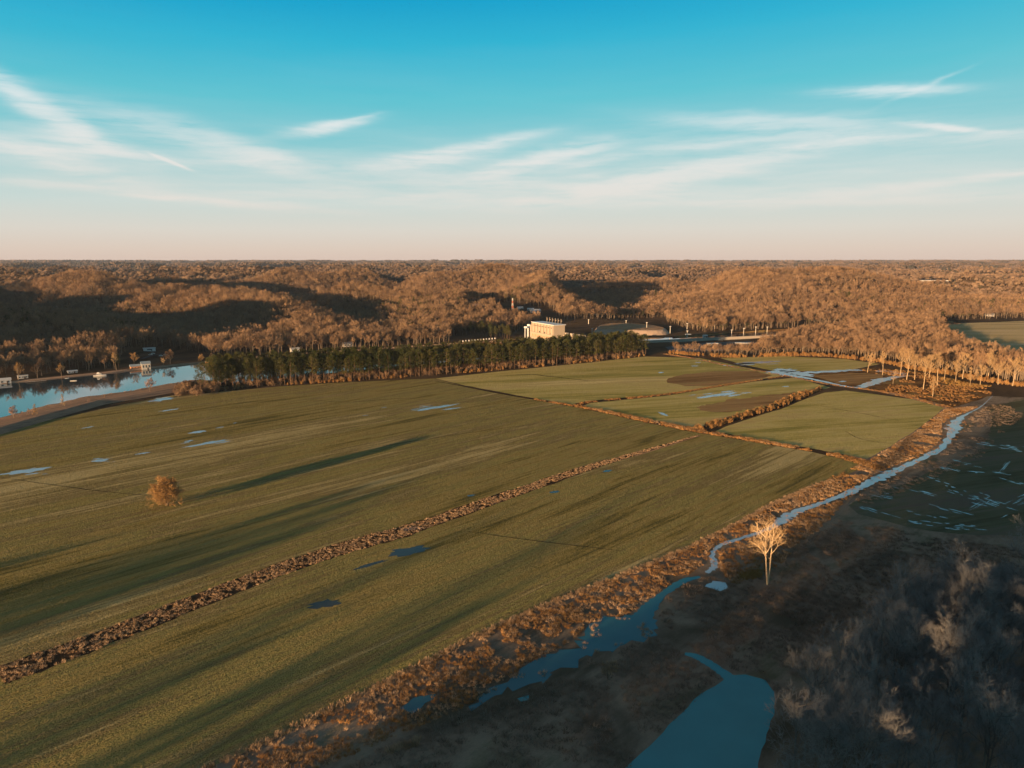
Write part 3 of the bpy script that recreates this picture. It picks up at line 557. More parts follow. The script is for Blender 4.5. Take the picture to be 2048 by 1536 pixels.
def scatter(name, pts, rot, scl, idx, coll, label, cat, kind='stuff'):
    """stuff nobody could count: points with instanced plants"""
    pts = np.asarray(pts, float); n = len(pts); me = bpy.data.meshes.new(name); me.vertices.add(n); me.vertices.foreach_set('co', pts.ravel())
    for nm, ty, vals in (('rz', 'FLOAT', rot), ('scl', 'FLOAT', scl), ('pick', 'INT', idx)):
        a = me.attributes.new(nm, ty, 'POINT'); a.data.foreach_set('value', np.asarray(vals, np.float32 if ty == 'FLOAT' else np.int32))
    me.update(); o = bpy.data.objects.new(name, me); COL.objects.link(o); props(o, label, cat, kind=kind)
    ng = bpy.data.node_groups.new('scatter ' + name, 'GeometryNodeTree'); ng.interface.new_socket('Geometry', in_out='INPUT', socket_type='NodeSocketGeometry'); ng.interface.new_socket('Geometry', in_out='OUTPUT', socket_type='NodeSocketGeometry')
    N = ng.nodes; Lk = ng.links; gi = N.new('NodeGroupInput'); gout = N.new('NodeGroupOutput'); ip = N.new('GeometryNodeInstanceOnPoints'); ci = N.new('GeometryNodeCollectionInfo')
    ci.inputs[0].default_value = coll; ci.inputs['Separate Children'].default_value = True; ci.inputs['Reset Children'].default_value = True
    def at(nm, ty):
        q = N.new('GeometryNodeInputNamedAttribute'); q.data_type = ty; q.inputs[0].default_value = nm; return q.outputs[0]
    cx = N.new('ShaderNodeCombineXYZ'); Lk.new(at('rz', 'FLOAT'), cx.inputs[2])
    Lk.new(gi.outputs[0], ip.inputs['Points']); Lk.new(ci.outputs[0], ip.inputs['Instance']); ip.inputs['Pick Instance'].default_value = True
    Lk.new(at('pick', 'INT'), ip.inputs['Instance Index']); Lk.new(cx.outputs[0], ip.inputs['Rotation']); Lk.new(at('scl', 'FLOAT'), ip.inputs['Scale'])
    Lk.new(ip.outputs[0], gout.inputs[0]); md = o.modifiers.new('scatter', 'NODES'); md.node_group = ng
    return o
# tree meshes for the forests
mid = [joined(*bare_tree(100 + i, 16 + (i % 3) * 1.5, .36 + .05 * (i % 2), 50, (10, 6, 8, 0), .10, .50, up=.13), 'forest tree', [M['bark'], M['twig']]) for i in range(6)]
C_MID = varcol('bare forest tree', mid)
pinem = [joined(*pine(300 + i, 24, .34 + .05 * (i % 3), 36, 3.7, 30), 'pine', [M['pinebark'], M['needles']]) for i in range(4)]
C_PINE = varcol('pine', pinem)
def faraway(seed, n, rad, hgt, wd):
    rs = random.Random(seed); B = MB()
    for _ in range(n):
        ph = rs.uniform(0, 6.28); th = math.acos(rs.uniform(.0, 1)); d = Vector((math.sin(th) * math.cos(ph), math.sin(th) * math.sin(ph), math.cos(th)))
        p = Vector((d.x * rad * .45, d.y * rad * .45, hgt * .35 + d.z * hgt * .2)); B.cone(p, Vector((d.x * rad, d.y * rad, d.z * hgt * .5 + hgt * .12)), rad * rs.uniform(.55, .85), wd * rs.uniform(.6, 1.3))
    for _ in range(3): B.cone(Vector((rs.uniform(-1, 1), rs.uniform(-1, 1), 0)), Vector((0, 0, 1)), hgt * .7, .3)
    return B
M['fartwig'] = twigmat('far twigs', [(.14, .10, .075), (.26, .18, .125), (.36, .25, .17), (.18, .125, .09), (.30, .20, .14), (.08, .075, .05), (.38, .27, .19)])
C_FAR = varcol('far tree', [faraway(500 + i, 75, 6.0, 17, .55).mesh('far tree', M['fartwig']) for i in range(4)])
def clump(seed):
    rs = random.Random(seed); B = MB()
    for _ in range(26):
        x, y = rs.uniform(-26, 26), rs.uniform(-26, 26); r = rs.uniform(5, 8.5); h = rs.uniform(11, 18); o = len(B.v); k = 7
        for j, (zz, rr) in enumerate(((h * .25, .85), (h * .6, 1.0), (h * .88, .6))):
            for a in range(k):
                t = 6.283 * a / k + j * .4; q = r * rr * rs.uniform(.75, 1.2); B.v.append((x + math.cos(t) * q, y + math.sin(t) * q, zz * rs.uniform(.85, 1.15)))
        B.v.append((x, y, h))
        for j in range(2):
            for a in range(k): B.f.append((o + j * k + a, o + j * k + (a + 1) % k, o + (j + 1) * k + (a + 1) % k, o + (j + 1) * k + a)); B.m.append(0)
        for a in range(k): B.f.append((o + 2 * k + a, o + 2 * k + (a + 1) % k, o + 3 * k)); B.m.append(0)
    return B.mesh('forest clump', M['canopy'])
C_CLUMP = varcol('forest clump', [clump(600 + i) for i in range(4)])
# clearings (photo pixels of the ground there)
CLEAR = [[(975, 606), (1010, 606), (1060, 612), (1110, 622), (1118, 652), (1060, 648), (1010, 636), (985, 622)], [(690, 606), (740, 603), (790, 612), (800, 622), (750, 620), (700, 612)], [(555, 584), (600, 583), (650, 592), (620, 600), (560, 596)],
         [(255, 700), (330, 694), (400, 708), (435, 722), (430, 734), (330, 745), (240, 745), (235, 722)], [(1120, 640), (1330, 636), (1345, 690), (1290, 700), (1000, 705), (900, 690), (900, 672), (1050, 660)],
         [(1310, 640), (1420, 668), (1570, 656), (1570, 680), (1500, 700), (1300, 700)], [(0, 757), (60, 750), (240, 737), (240, 745), (0, 778)],
         [(1530, 640), (1600, 637), (1640, 640), (1600, 652), (1530, 650)], [(1885, 640), (2060, 640), (2060, 650), (1880, 655)], [(1660, 622), (1685, 622), (1685, 632), (1660, 632)], [(1835, 560), (1900, 560), (1900, 570), (1835, 570)],
         [(930, 604), (985, 604), (985, 620), (930, 620)]]
def cleared(X, Y, Z):
    px, py = proj(X, Y, Z); c = np.zeros(X.shape, bool)
    for pl in CLEAR: c |= inpoly(px, py, pl)
    return c
def jgrid(x0, x1, y0, y1, st, seed):
    rs = np.random.RandomState(seed); a, b = np.meshgrid(np.arange(x0, x1, st), np.arange(y0, y1, st)); a = a.ravel() + rs.uniform(-.48, .48, a.size) * st; b = b.ravel() + rs.uniform(-.48, .48, b.size) * st
    return a, b, rs
def forest(name, st, y0, y1, coll, nvar, s0, s1, label, seed, rmin=0, rmax=1e9, wedge=.84, pinefrac=0, sink=0):
    X, Y, rs = jgrid(-y1 * wedge, y1 * wedge, y0, y1, st, seed); r = np.hypot(X, Y)
    d = Y - np.interp(X, YB_X, YB_Y)
    k = (d > 10) & (np.abs(X) < Y * wedge + 60) & (r >= rmin) & (r < rmax); X, Y = X[k], Y[k]; Z = terrain(X, Y); k = ~cleared(X, Y, Z)
    if coll is C_MID:
        nearriver = (d[(d > 10) & (np.abs(jgrid(-y1 * wedge, y1 * wedge, y0, y1, st, seed)[0]) < 0)] if False else None)
    X, Y, Z = X[k], Y[k], Z[k]
    n = len(X); dens = vnoise(X / 130, Y / 130, seed + 5); k = rs.rand(n) < .72 + .5 * dens; X, Y, Z = X[k], Y[k], Z[k]; n = len(X)
    scl = rs.uniform(s0, s1, n) * (.85 + .3 * vnoise(X / 90 + 40, Y / 90, seed + 6))
    return scatter(name, np.stack([X, Y, Z - .3 - sink], -1), rs.uniform(0, 6.28, n), scl, rs.randint(0, nvar, n), coll, label, 'forest')
forest('hillside_forest', 9.0, 500, 2100, C_MID, 6, .8, 1.15, 'bare brown deciduous forest covering the near hills beyond the river', 21, 0, 2100)
forest('distant_forest', 11.5, 1500, 4300, C_FAR, 4, .85, 1.3, 'bare russet forest on the rolling middle hills', 22, 2100, 4300)
forest('far_woodland', 42, 3000, 10500, C_CLUMP, 4, .8, 1.1, 'brown woodland fading towards the horizon', 23, 4250, 10500)
forest('horizon_woodland', 95, 7500, 20000, C_CLUMP, 4, 1.6, 2.3, 'hazy woodland along the horizon', 24, 10400, 20000)
# evergreens mixed into the hills
X, Y, rs = jgrid(-900, 1500, 700, 2600, 16, 31); d = Y - np.interp(X, YB_X, YB_Y); q = vnoise(X / 120, Y / 120, 77); k = (d > 15) & (q > .73) & (np.abs(X) < Y * .82); X, Y = X[k], Y[k]; Z = terrain(X, Y); k = ~cleared(X, Y, Z); X, Y, Z = X[k], Y[k], Z[k]; n = len(X)
e1 = np.stack([X, Y, Z], -1)
EG = [(830, 672, 40, 8), (880, 668, 50, 10), (930, 660, 45, 9), (960, 668, 40, 8), (1000, 676, 40, 6), (215, 715, 18, 3), (1740, 610, 60, 9), (1700, 600, 60, 8), (250, 668, 70, 12), (230, 640, 60, 10)]
ex = []
for px, py, wdt, cnt in EG:
    for _ in range(cnt * 3):
        p = PT(px + rs.uniform(-1, 1) * wdt * .6, py + rs.uniform(-4, 4)); ex.append(p)
ex = np.array(ex); allp = np.concatenate([e1, ex]); n = len(allp)
scatter('evergreen_grove', allp, rs.uniform(0, 6.28, n), rs.uniform(.6, .85, n), rs.randint(0, 4, n), C_PINE, 'dark evergreens dotted among the bare hill trees', 'evergreens')
# ------------------------------------------------------------------ pine plantation belt
PB = [(430, 783), (560, 772), (700, 763), (850, 753), (1000, 741), (1150, 728), (1300, 712)]
pw = GP(PB); seg = []; 
for (ax, ay), (bx, by) in zip(pw[:-1], pw[1:]):
    L = math.hypot(bx - ax, by - ay); k = int(L / 4.6)
    for j in range(k): t = j / k; seg.append((ax + (bx - ax) * t, ay + (by - ay) * t))
rs = random.Random(9); nrm = Vector((pw[0][1] - pw[-1][1], pw[-1][0] - pw[0][0])).normalized(); rowsP = []
for row in range(9):
    for (x, y) in seg:
        if rs.random() < .07 + (.25 if row == 0 else 0): continue
        off = 2.5 + row * 5.2 + rs.gauss(0, .9); rowsP.append((off, x + nrm.x * off + rs.gauss(0, .8), y + nrm.y * off + rs.gauss(0, .8)))
rowsP.sort(); fr = rowsP[:300]; bk = rowsP[300:]
pines = []
for i in range(4):
    A, B = pine(300 + i, 24, .34 + .05 * (i % 3), 36, 3.7, 30); pines.append(tree_thing('pine_tree', A, B, M['pinebark'], M['needles'], 'tall pine in the front rows of the long plantation belt edging the green field', 'pine', group='pines of the plantation belt'))
for i, (_, x, y) in enumerate(fr):
    s = rs.uniform(.88, 1.14)
    if i < 4: o = pines[i]; o.location = (x, y, 0); o.rotation_euler = (0, 0, rs.uniform(0, 6)); o.scale = (s, s, s)
    else: dup(pines[i % 4], (x, y, 0), rs.uniform(0, 6.28), s)
scatter('pine_plantation', [(x, y, 0) for _, x, y in bk], [rs.uniform(0, 6.28) for _ in bk], [rs.uniform(.95, 1.2) for _ in bk], [rs.randrange(4) for _ in bk], C_PINE, 'dark pines packed behind the front rows of the plantation belt', 'pines')
for px, py, s, lab in ((402, 784, 1.0, 'lone pine with a flat leaning crown at the river end of the belt'), (413, 786, 1.15, 'round-crowned pine standing just off the left end of the plantation belt')):
    x, y = G(px, py); dup(pines[1 if s > .9 else 2], (x, y, 0), 1.0, s, lab)
# ------------------------------------------------------------------ bare trees as things
def place(px, py, hpx, A_B, mt, mc, label, name='bare_tree', cat='tree', Hm=None):
    p = PT(px, py); A, B = A_B; H = max(v[2] for v in A.v + B.v); dist = math.sqrt(p[0] ** 2 + p[1] ** 2 + (CAMH - p[2]) ** 2); s = (hpx * dist / F) / H if hpx else 1.0
    t = tree_thing(name, A, B, mt, mc, label, cat, p); t.scale = (s, s, s); return t
# the lone pale tree by the stream
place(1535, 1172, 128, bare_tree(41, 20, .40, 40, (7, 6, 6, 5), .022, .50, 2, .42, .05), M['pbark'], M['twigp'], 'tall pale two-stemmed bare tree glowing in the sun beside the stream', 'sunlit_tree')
# dome-shaped orange tree in the left field
A, B = bare_tree(43, 11, .04, 58, (20, 7, 7, 6), .036, .58, 5, .26, .02)
place(334, 1013, 56, (A, B), M['bark'], M['twigor'], 'round orange-brown bare tree standing alone in the green field', 'field_tree')
VT = {'round': lambda s: bare_tree(s, 10, .22, 48, (12, 6, 6, 5), .06, .52, up=.04, tr=.22), 'tall': lambda s: bare_tree(s, 18, .42, 34, (9, 6, 6, 4), .07, .36, up=.16, tr=.3),
      'vase': lambda s: bare_tree(s, 16, .34, 46, (9, 6, 6, 4), .07, .46, up=.16, tr=.32), 'slim': lambda s: bare_tree(s, 14, .2, 40, (12, 5, 5, 3), .06, .2, up=.1, tr=.16)}
LT = [(29, 842, 27, 'round', 'twigpink', 'round-headed bare tree on the levee at the left edge'), (58, 836, 16, 'slim', 'twigpink', 'faint thin sapling between two trees on the levee'), (72, 839, 27, 'slim', 'twigor', 'upright orange-tinged tree on the levee beside a thin sapling'),
      (127, 820, 27, 'slim', 'twigp', 'slim pale tree where the levee bends out'), (179, 809, 13, 'slim', 'twigpink', 'small pinkish sapling at the water on the levee bulge'), (210, 801, 9, 'slim', 'twigor', 'tiny sapling beside the levee path right of the bulge'),
      (301, 786, 28, 'round', 'twigpink', 'wide pink-white tree on the levee, lit against the water'),
      (37, 762, 31, 'vase', 'twigor', 'orange-topped tree leaning by the white-roofed boathouse'), (75, 756, 26, 'vase', 'twig', 'dull bare tree on the far bank above the wooden dock'), (84, 752, 32, 'tall', 'twig', 'tall thin bare tree behind the dock'),
      (99, 738, 20, 'vase', 'twigor', 'low wide orange tree back from the far bank'), (124, 757, 27, 'vase', 'twigor', 'forked orange tree at the water left of the low white cabin'), (178, 742, 31, 'vase', 'twig', 'broad bare tree behind the moored cruiser'),
      (199, 727, 26, 'vase', 'twigor', 'orange bare tree right behind the cruiser mooring'), (213, 736, 22, 'vase', 'twig', 'small brown tree below the dark evergreen'), (233, 741, 33, 'tall', 'twigp', 'pale-trunked tall tree left of the river house'),
      (268, 736, 28, 'vase', 'twigor', 'bare tree in front of the river house'), (327, 735, 18, 'vase', 'twigp', 'small bright tree at the bank right of the river house'), (341, 728, 27, 'round', 'twig', 'broad spreading brown tree on the riverside lawn'),
      (404, 726, 17, 'round', 'twigor', 'small rounded orange tree near the landing'), (425, 727, 21, 'vase', 'twig', 'bare tree with a flat top beside the stone landing')]
for i, (px, py, h, v, mc, lab) in enumerate(LT): place(px, py, h, VT[v](700 + i), M['bark'], M[mc], lab, 'riverside_tree')
RT = [(1735, 745, 36, 'vase', 'gold-lit tree at the left end of the marsh tree line'), (1765, 750, 44, 'tall', 'upright gold tree behind the flooded plot'), (1800, 752, 50, 'tall', 'tall gold tree just left of the bright flood channel end'), (1925, 758, 46, 'vase', 'broad gold tree behind the narrow pale one'), (2025, 772, 48, 'vase', 'broad gold-lit tree near the right edge above the dark field'), (1975, 762, 50, 'tall', 'tall gold tree behind the wood corner'), (1786, 768, 27, 'slim', 'thin pale sapling at the bend of the flooded ditch'), (1813, 760, 56, 'tall', 'tall pale tree at the water right of the flooded plot'), (1829, 760, 46, 'tall', 'slender pale tree second from the flooded plot'), (1846, 780, 62, 'tall', 'tallest many-limbed pale tree in the rusty marsh'),
      (1875, 771, 58, 'tall', 'tall pale tree with upright limbs in the middle of the marsh'), (1865, 794, 38, 'vase', 'vase-shaped pale tree nearest the track in the rusty marsh'), (1888, 762, 34, 'tall', 'short pale tree behind the marsh clearing'), (1911, 765, 38, 'tall', 'narrow pale tree in golden sedge'),
      (1940, 773, 34, 'slim', 'thin lone trunk at the dark end of the marsh'), (1960, 771, 36, 'vase', 'leaning pale tree by the wood corner'), (1996, 769, 40, 'vase', 'spreading gold-lit tree at the corner where the stream meets the wood'), (1858, 757, 44, 'tall', 'pale tree half hidden behind the tallest marsh tree')]
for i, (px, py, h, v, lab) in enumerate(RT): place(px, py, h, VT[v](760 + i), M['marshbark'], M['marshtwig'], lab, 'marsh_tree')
# wood right of the far fields
STAND = [(1440, 713), (1500, 713), (1560, 710), (1640, 710), (1690, 714), (1730, 718), (1775, 722), (1830, 738), (1900, 745), (1950, 757), (2000, 763), (2080, 775), (2300, 790), (2250, 765), (2048, 742), (1960, 722), (1910, 700), (1882, 665), (1875, 650), (1750, 656), (1600, 672), (1540, 695), (1500, 706), (1440, 708), (1345, 706), (1340, 708)]
sw = GP(STAND); xs = [p[0] for p in sw]; ys = [p[1] for p in sw]; X, Y, rs_ = jgrid(min(xs), max(xs), min(ys), max(ys), 6.8, 51); k = inpoly(X, Y, sw) & (X < Y * .85); X, Y = X[k], Y[k]; k = Y < np.interp(X, YB_X, YB_Y) + 15; X, Y = X[k], Y[k]
px, py = proj(X, Y, 0); inv = (px < 2060); order = np.argsort(np.hypot(X, Y) + np.where(inv, 0, 5000)); NI = 75; sel = order[:NI]; rest = order[NI:]
st = [tree_thing('bare_tree', *VT['vase'](800 + i), M['bark'], M['twig'], 'gold-lit bare tree in the wood along the edge of the far fields', 'tree', group='trees of the wood beyond the far fields') for i in range(5)]
rs = random.Random(12)
for i, j in enumerate(sel):
    s = rs.uniform(.8, 1.15) * (.62 if px[j] < 1520 else 1.35 if px[j] > 1700 else 1); l = (X[j], Y[j], 0)
    if i < 5: st[i].location = l; st[i].scale = (s, s, s)
    else: dup(st[i % 5], l, rs.uniform(0, 6.28), s)
scatter('lowland_wood', np.stack([X[rest], Y[rest], 0 * X[rest]], -1), rs_.uniform(0, 6.28, len(rest)), rs_.uniform(.7, 1.0, len(rest)) * np.where(px[rest] > 1700, 1.2, np.where(px[rest] < 1520, .75, 1.0)), rs_.randint(0, 6, len(rest)), C_MID, 'bare wood filling the flat ground between the fields and the lake', 'wood')
# shaded wood at the lower right
WOOD = [(1540, 1640), (1590, 1500), (1610, 1440), (1640, 1395), (1690, 1350), (1760, 1295), (1840, 1235), (1930, 1205), (2048, 1185), (2350, 1170), (2700, 1640)]
ww = GP(WOOD); xs = [p[0] for p in ww]; ys = [p[1] for p in ww]; X, Y, rs_ = jgrid(min(xs), max(xs), min(ys), max(ys), 6.9, 61); k = inpoly(X, Y, ww); X, Y = X[k], Y[k]; Z = terrain(X, Y)
nt_ = [bare_tree(900 + i, 15 + (i % 3) * 2, .30, 42, (11, 7, 7, 7), .018, .52, 1 + (i % 2), .24, .10) for i in range(6)]
st = [tree_thing('bare_tree', *ab, M['nearbark'], M['shadetwig'], 'grey bare tree with a broom-like crown in the shaded wood at the lower right', 'tree', group='trees of the shaded wood') for ab in nt_]
px, py = proj(X, Y, 8); order = np.argsort(np.hypot(X, Y) + np.where((px < 2150) & (py < 1640), 0, 5000)); n = 0; rest = []
for j in order:
    if n < 215 and px[j] < 2150 and py[j] < 1650:
        s = rs.uniform(.78, 1.18) * (.7 if rs.random() < .2 else 1.35 if rs.random() < .1 else 1); l = (X[j], Y[j], Z[j])
        if n < 6: st[n].location = l; st[n].scale = (s, s, s)
        else: dup(st[n % 6], l, rs.uniform(0, 6.28), s)
        n += 1
    else: rest.append(j)
C_NEAR = varcol('wood tree', [joined(*nt_[i], 'wood tree', [M['shadetwig'], M['shadetwig']]) for i in range(3)])
rest = np.array(rest); X2, Y2, r2 = jgrid(-420, 700, -500, 60, 9, 62); u = .77 * X2 - .64 * Y2; v = .64 * X2 + .77 * Y2; k = (u > -118) & (v > -420) & (v < -60) & (r2.rand(len(u)) < .8) | ((u <= -240) & (u > -480) & (v < -40) & (v > -110) & (r2.rand(len(u)) < .6) & (vnoise(u / 34, v / 400, 5) > .38) | (u <= -128) & (u > -480) & (v < -120) & (v > -190) & (r2.rand(len(u)) < .14) & (np.abs(u + 214) > 19)); X2, Y2 = X2[k], Y2[k]  # sparse belts left of the ridge are unseen, added to shade the lower-left fields
ax = np.concatenate([X[rest], X2]); ay = np.concatenate([Y[rest], Y2]); az_ = terrain(ax, ay); n = len(ax)
scatter('ridge_wood_shade_belts', np.stack([ax, ay, az_], -1), r2.uniform(0, 6.28, n), r2.uniform(.75, 1.1, n) * np.where((.77 * ax - .64 * ay < -127) & (.64 * ax + .77 * ay < -30), 1.6, 1.0), r2.randint(0, 3, n), C_NEAR, 'bare wood on the ridge below and behind the viewpoint, with unseen tree belts added to shade the lower-left fields', 'wood')
# ------------------------------------------------------------------ reeds, sedge, scrub
def tuft(seed, n, h, r, w_, m, lean=.5):
    rs = random.Random(seed); B = MB()
    for _ in range(n):
        ph = rs.uniform(0, 6.28); q = r * rs.random() ** .6; p = Vector((math.cos(ph) * q, math.sin(ph) * q, -.05)); B.cone(p, Vector((math.cos(ph) * lean * q / r + rs.gauss(0, .2), math.sin(ph) * lean * q / r + rs.gauss(0, .2), 1)), h * rs.uniform(.5, 1.1), w_ * rs.uniform(.7, 1.3))
    return B.mesh('tuft', m)
T_REED = varcol('reed tuft', [tuft(i, 22, 1.3, .65, .07, M['reed'], .7) for i in range(4)])
T_RUST = varcol('rusty tuft', [tuft(10 + i, 22, 1.3, .75, .08, M['rustreed'], .8) for i in range(4)])
T_SCRUB = varcol('scrub tuft', [tuft(20 + i, 26, 1.0, .9, .06, M['scrub'], .9) for i in range(4)])
T_GOLD = varcol('sedge tuft', [tuft(30 + i, 24, 1.4, .8, .07, M['gold'], .4) for i in range(3)])
T_BUSH = varcol('shrub', [joined(*bare_tree(40 + i, 3.2, .05, 50, (8, 5, 4, 0), .06, .55, 3, .08, .08), 'shrub', [M['twigor'], M['rustreed']]) for i in range(4)])
T_BR = varcol('brown shrub', [joined(*bare_tree(50 + i, 4.2, .05, 50, (8, 5, 4, 0), .07, .55, 3, .08, .08), 'shrub', [M['bark'], M['twig']]) for i in range(4)])
WATER_P = [ribbon(GP(STREAM), [3, 4, 5, 12, 16, 9, 8, 7, 8, 10, 7, 6, 5, 5, 8, 6, 4, 3, 3, 3, 3, 4, 2], 0, 8), ribbon(GP([(1400, 1154), (1370, 1160), (1345, 1175), (1320, 1193), (1300, 1214), (1280, 1240)]), [2, 4, 4, 4, 6, 7]), GP(POOL),
           GP([(1408, 1172), (1428, 1162), (1452, 1166), (1457, 1178), (1440, 1182)]), GP([(1450, 1350), (1530, 1358), (1555, 1385), (1590, 1500), (1560, 1640), (1170, 1640), (1240, 1546), (1300, 1490), (1350, 1438), (1400, 1386)]), ribbon(GP([(1370, 1308), (1420, 1328), (1462, 1358)]), [3, 4, 4]), GP([(800, 1418), (830, 1395), (870, 1388), (865, 1400), (830, 1425)])]
def plants(name, poly, st, coll, nv, s0, s1, label, cat, seed, thr=0, nsc=12, prob=1.0, world=False, wet=False):
    P = poly if world else GP(poly); xs = [p[0] for p in P]; ys = [p[1] for p in P]; X, Y, r = jgrid(min(xs), max(xs), min(ys), max(ys), st, seed); k = inpoly(X, Y, P)
    for wp in ([] if wet else WATER_P): k &= ~inpoly(X, Y, wp)
    nn = vnoise(X / nsc + 9, Y / nsc, seed); k &= (nn > thr) & (r.rand(len(X)) < prob); X, Y = X[k], Y[k]; n = len(X)
    if n == 0: return
    return scatter(name, np.stack([X, Y, terrain(X, Y)], -1), r.uniform(0, 6.28, n), r.uniform(s0, s1, n), r.randint(0, nv, n), coll, label, cat)
plants('reeds', ribbon(GP(DITCH), [11, 11, 10, 10, 10, 11, 11, 8, 9, 8, 7, 4, 1]), .75, T_REED, 4, .28, .62, 'tan dry reeds filling the long diagonal ditch', 'reeds', 71, .18, 2.5, .8, True)
NEARBAND = EDGE[2:] + [(520, 1640), (640, 1536), (800, 1470), (940, 1412), (1100, 1310), (1170, 1262), (1290, 1212), (1345, 1170), (1420, 1120), (1425, 1095), (1480, 1080), (1560, 1035)]
plants('reeds', NEARBAND, .85, T_REED, 4, .3, .7, 'tan reed tufts along the near side of the stream', 'reeds', 72, .5, 4, .75)
plants('sedge', NEARBAND, .9, T_RUST, 4, .3, .8, 'rust-coloured sedge between the pasture and the stream', 'sedge', 73, .33, 4, .75)
EB = GP(EDGE[1:]); plants('reeds', ribbon(EB, [2.2] * len(EB)), .8, T_REED, 4, .5, .95, 'pale fringe of reeds along the pasture edge', 'reeds', 79, 0, 9, .8, True)
plants('reeds', POOL, 1.0, T_REED, 4, .3, .8, 'broken reeds standing in the shallow dark pool', 'reeds', 97, .68, 5, .5, False, True)
plants('reeds', ribbon(GP(STREAM[3:]), [10, 14, 9, 8, 7, 7, 9, 7, 7, 6, 5, 7, 6, 4, 4, 4, 3, 3, 4, 3]), 1.3, T_RUST, 4, .25, .6, 'ragged sedge breaking the edge of the stream', 'sedge', 98, .62, 3, .6, True, True)
UPB = [(1722, 928), (1640, 966), (1560, 1000), (1560, 1035), (1605, 1016), (1660, 1000), (1740, 964), (1775, 950), (1850, 912), (1900, 860), (1915, 835), (1960, 812), (1890, 818), (1830, 865), (1760, 908)]
plants('reeds', UPB, 1.2, T_REED, 4, .4, .95, 'orange-tan reeds beside the upper stream', 'reeds', 74, .42, 10, .75)
plants('sedge', UPB, 1.2, T_RUST, 4, .4, .95, 'rusty sedge beside the upper stream', 'sedge', 75, .3, 10, .7)
FARB = [(1572, 1040), (1650, 1010), (1700, 990), (1640, 1060), (1590, 1090), (1560, 1130), (1470, 1170), (1440, 1140), (1430, 1100), (1480, 1082)]
plants('reeds', FARB, 1.4, T_REED, 4, .6, 1.1, 'sparse reeds around the lone pale tree', 'reeds', 76, .45, 7, .8)
plants('sedge', FARB, 1.5, T_RUST, 4, .6, 1.1, 'brown sedge around the lone pale tree', 'sedge', 77, .2, 7, .8)
plants('sedge', [(1475, 1150), (1520, 1140), (1522, 1156), (1480, 1160)], 1.0, T_GOLD, 3, .8, 1.2, 'golden patch of tall sedge left of the lone pale tree', 'sedge', 78)
SC = [(1345, 1180), (1420, 1150), (1470, 1172), (1560, 1130), (1600, 1090), (1700, 1030), (1850, 1075), (1990, 1090), (2048, 1100), (2300, 1130), (2048, 1150), (1850, 1190), (1640, 1300), (1560, 1400), (1520, 1350), (1440, 1335), (1370, 1290), (1320, 1240)]
plants('scrub', SC, 1.6, T_SCRUB, 4, .6, 1.25, 'dark grey-brown scrub in the shade right of the stream', 'scrub', 80, .2, 9, .9)
plants('scrub', [(400, 1640), (640, 1560), (800, 1480), (940, 1418), (1080, 1370), (1200, 1315), (1310, 1270), (1370, 1310), (1445, 1350), (1370, 1415), (1290, 1490), (1180, 1640)], 1.5, T_SCRUB, 4, .6, 1.3, 'dark rough scrub between the pool and the teal pond', 'scrub', 81, .3, 9, .85)
plants('scrub', [(1705, 1000), (1775, 958), (1860, 920), (1925, 870), (1940, 830), (2000, 800), (2048, 830), (2000, 870), (1960, 915), (1860, 960), (1740, 1010)], 2.3, T_SCRUB, 4, .6, 1.2, 'brown scrub on the shaded bank right of the upper stream', 'scrub', 82, .3, 14, .8)
plants('reeds', [(770, 1500), (840, 1478), (835, 1490), (775, 1512)], .8, T_REED, 4, .7, 1.1, 'small bright clump of reeds in the dark scrub near the bottom edge', 'reeds', 83)
plants('reeds', [(1200, 1330), (1235, 1322), (1238, 1345), (1210, 1352)], .9, T_REED, 4, .6, .9, 'pale tuft patch between pool and pond', 'reeds', 84)
plants('sedge', ribbon(GP(TRACK2[3:]), [3, 5, 8, 9, 9, 11, 7, 7, 7, 9, 8]), 1.5, T_RUST, 4, .7, 1.3, 'rust-red sedge lining the cross ditch', 'sedge', 85, .15, 10, .9, True)
plants('reeds', ribbon(GP(TRACK2[4:]), [4, 6, 7, 7, 8, 6, 6, 6, 8, 6]), 2.0, T_REED, 4, .6, 1.1, 'tan reeds scattered along the cross ditch', 'reeds', 86, .45, 12, .8, True)
plants('sedge', ribbon(GP(LOOP), [6, 6, 6, 5, 4, 4, 2]), 1.5, T_RUST, 4, .6, 1.1, 'rust sedge line around the middle meadow', 'sedge', 87, .2, 10, .9, True)
plants('hedge', ribbon(GP(HEDGE), [7, 7, 7, 8, 9, 2]), 2.2, T_BUSH, 4, .6, 1.1, 'orange-brown hedge curving between the two meadows', 'hedge', 88, .1, 10, .9, True)
plants('sedge', ribbon(GP(TOPTR), [7, 5, 3, 3, 3, 5, 6, 8, 8, 5]), 1.8, T_RUST, 4, .5, 1.0, 'orange sedge along the far track and levee', 'sedge', 89, .3, 10, .8, True)
plants('sedge', [(1700, 742), (1780, 738), (1850, 748), (1960, 770), (1985, 788), (1900, 815), (1850, 800), (1760, 782), (1790, 765), (1820, 755)], 2.6, T_RUST, 4, .6, 1.2, 'rusty sedge carpet under the marsh trees', 'sedge', 90, .3, 14, .85)
plants('sedge', [(1880, 755), (1990, 772), (1960, 778), (1890, 768)], 2.6, T_GOLD, 3, .8, 1.3, 'golden sedge in front of the wood corner', 'sedge', 91, .4, 10, .8)
UN = [(x, y + 2) for x, y in PB]; UNw = ribbon(GP([(x, y - 1) for x, y in PB]), [7] * len(PB)); plants('undergrowth', UNw, 3.2, T_BUSH, 4, .6, 1.2, 'orange undergrowth along the foot of the pine belt', 'undergrowth', 92, .35, 22, .8, True)
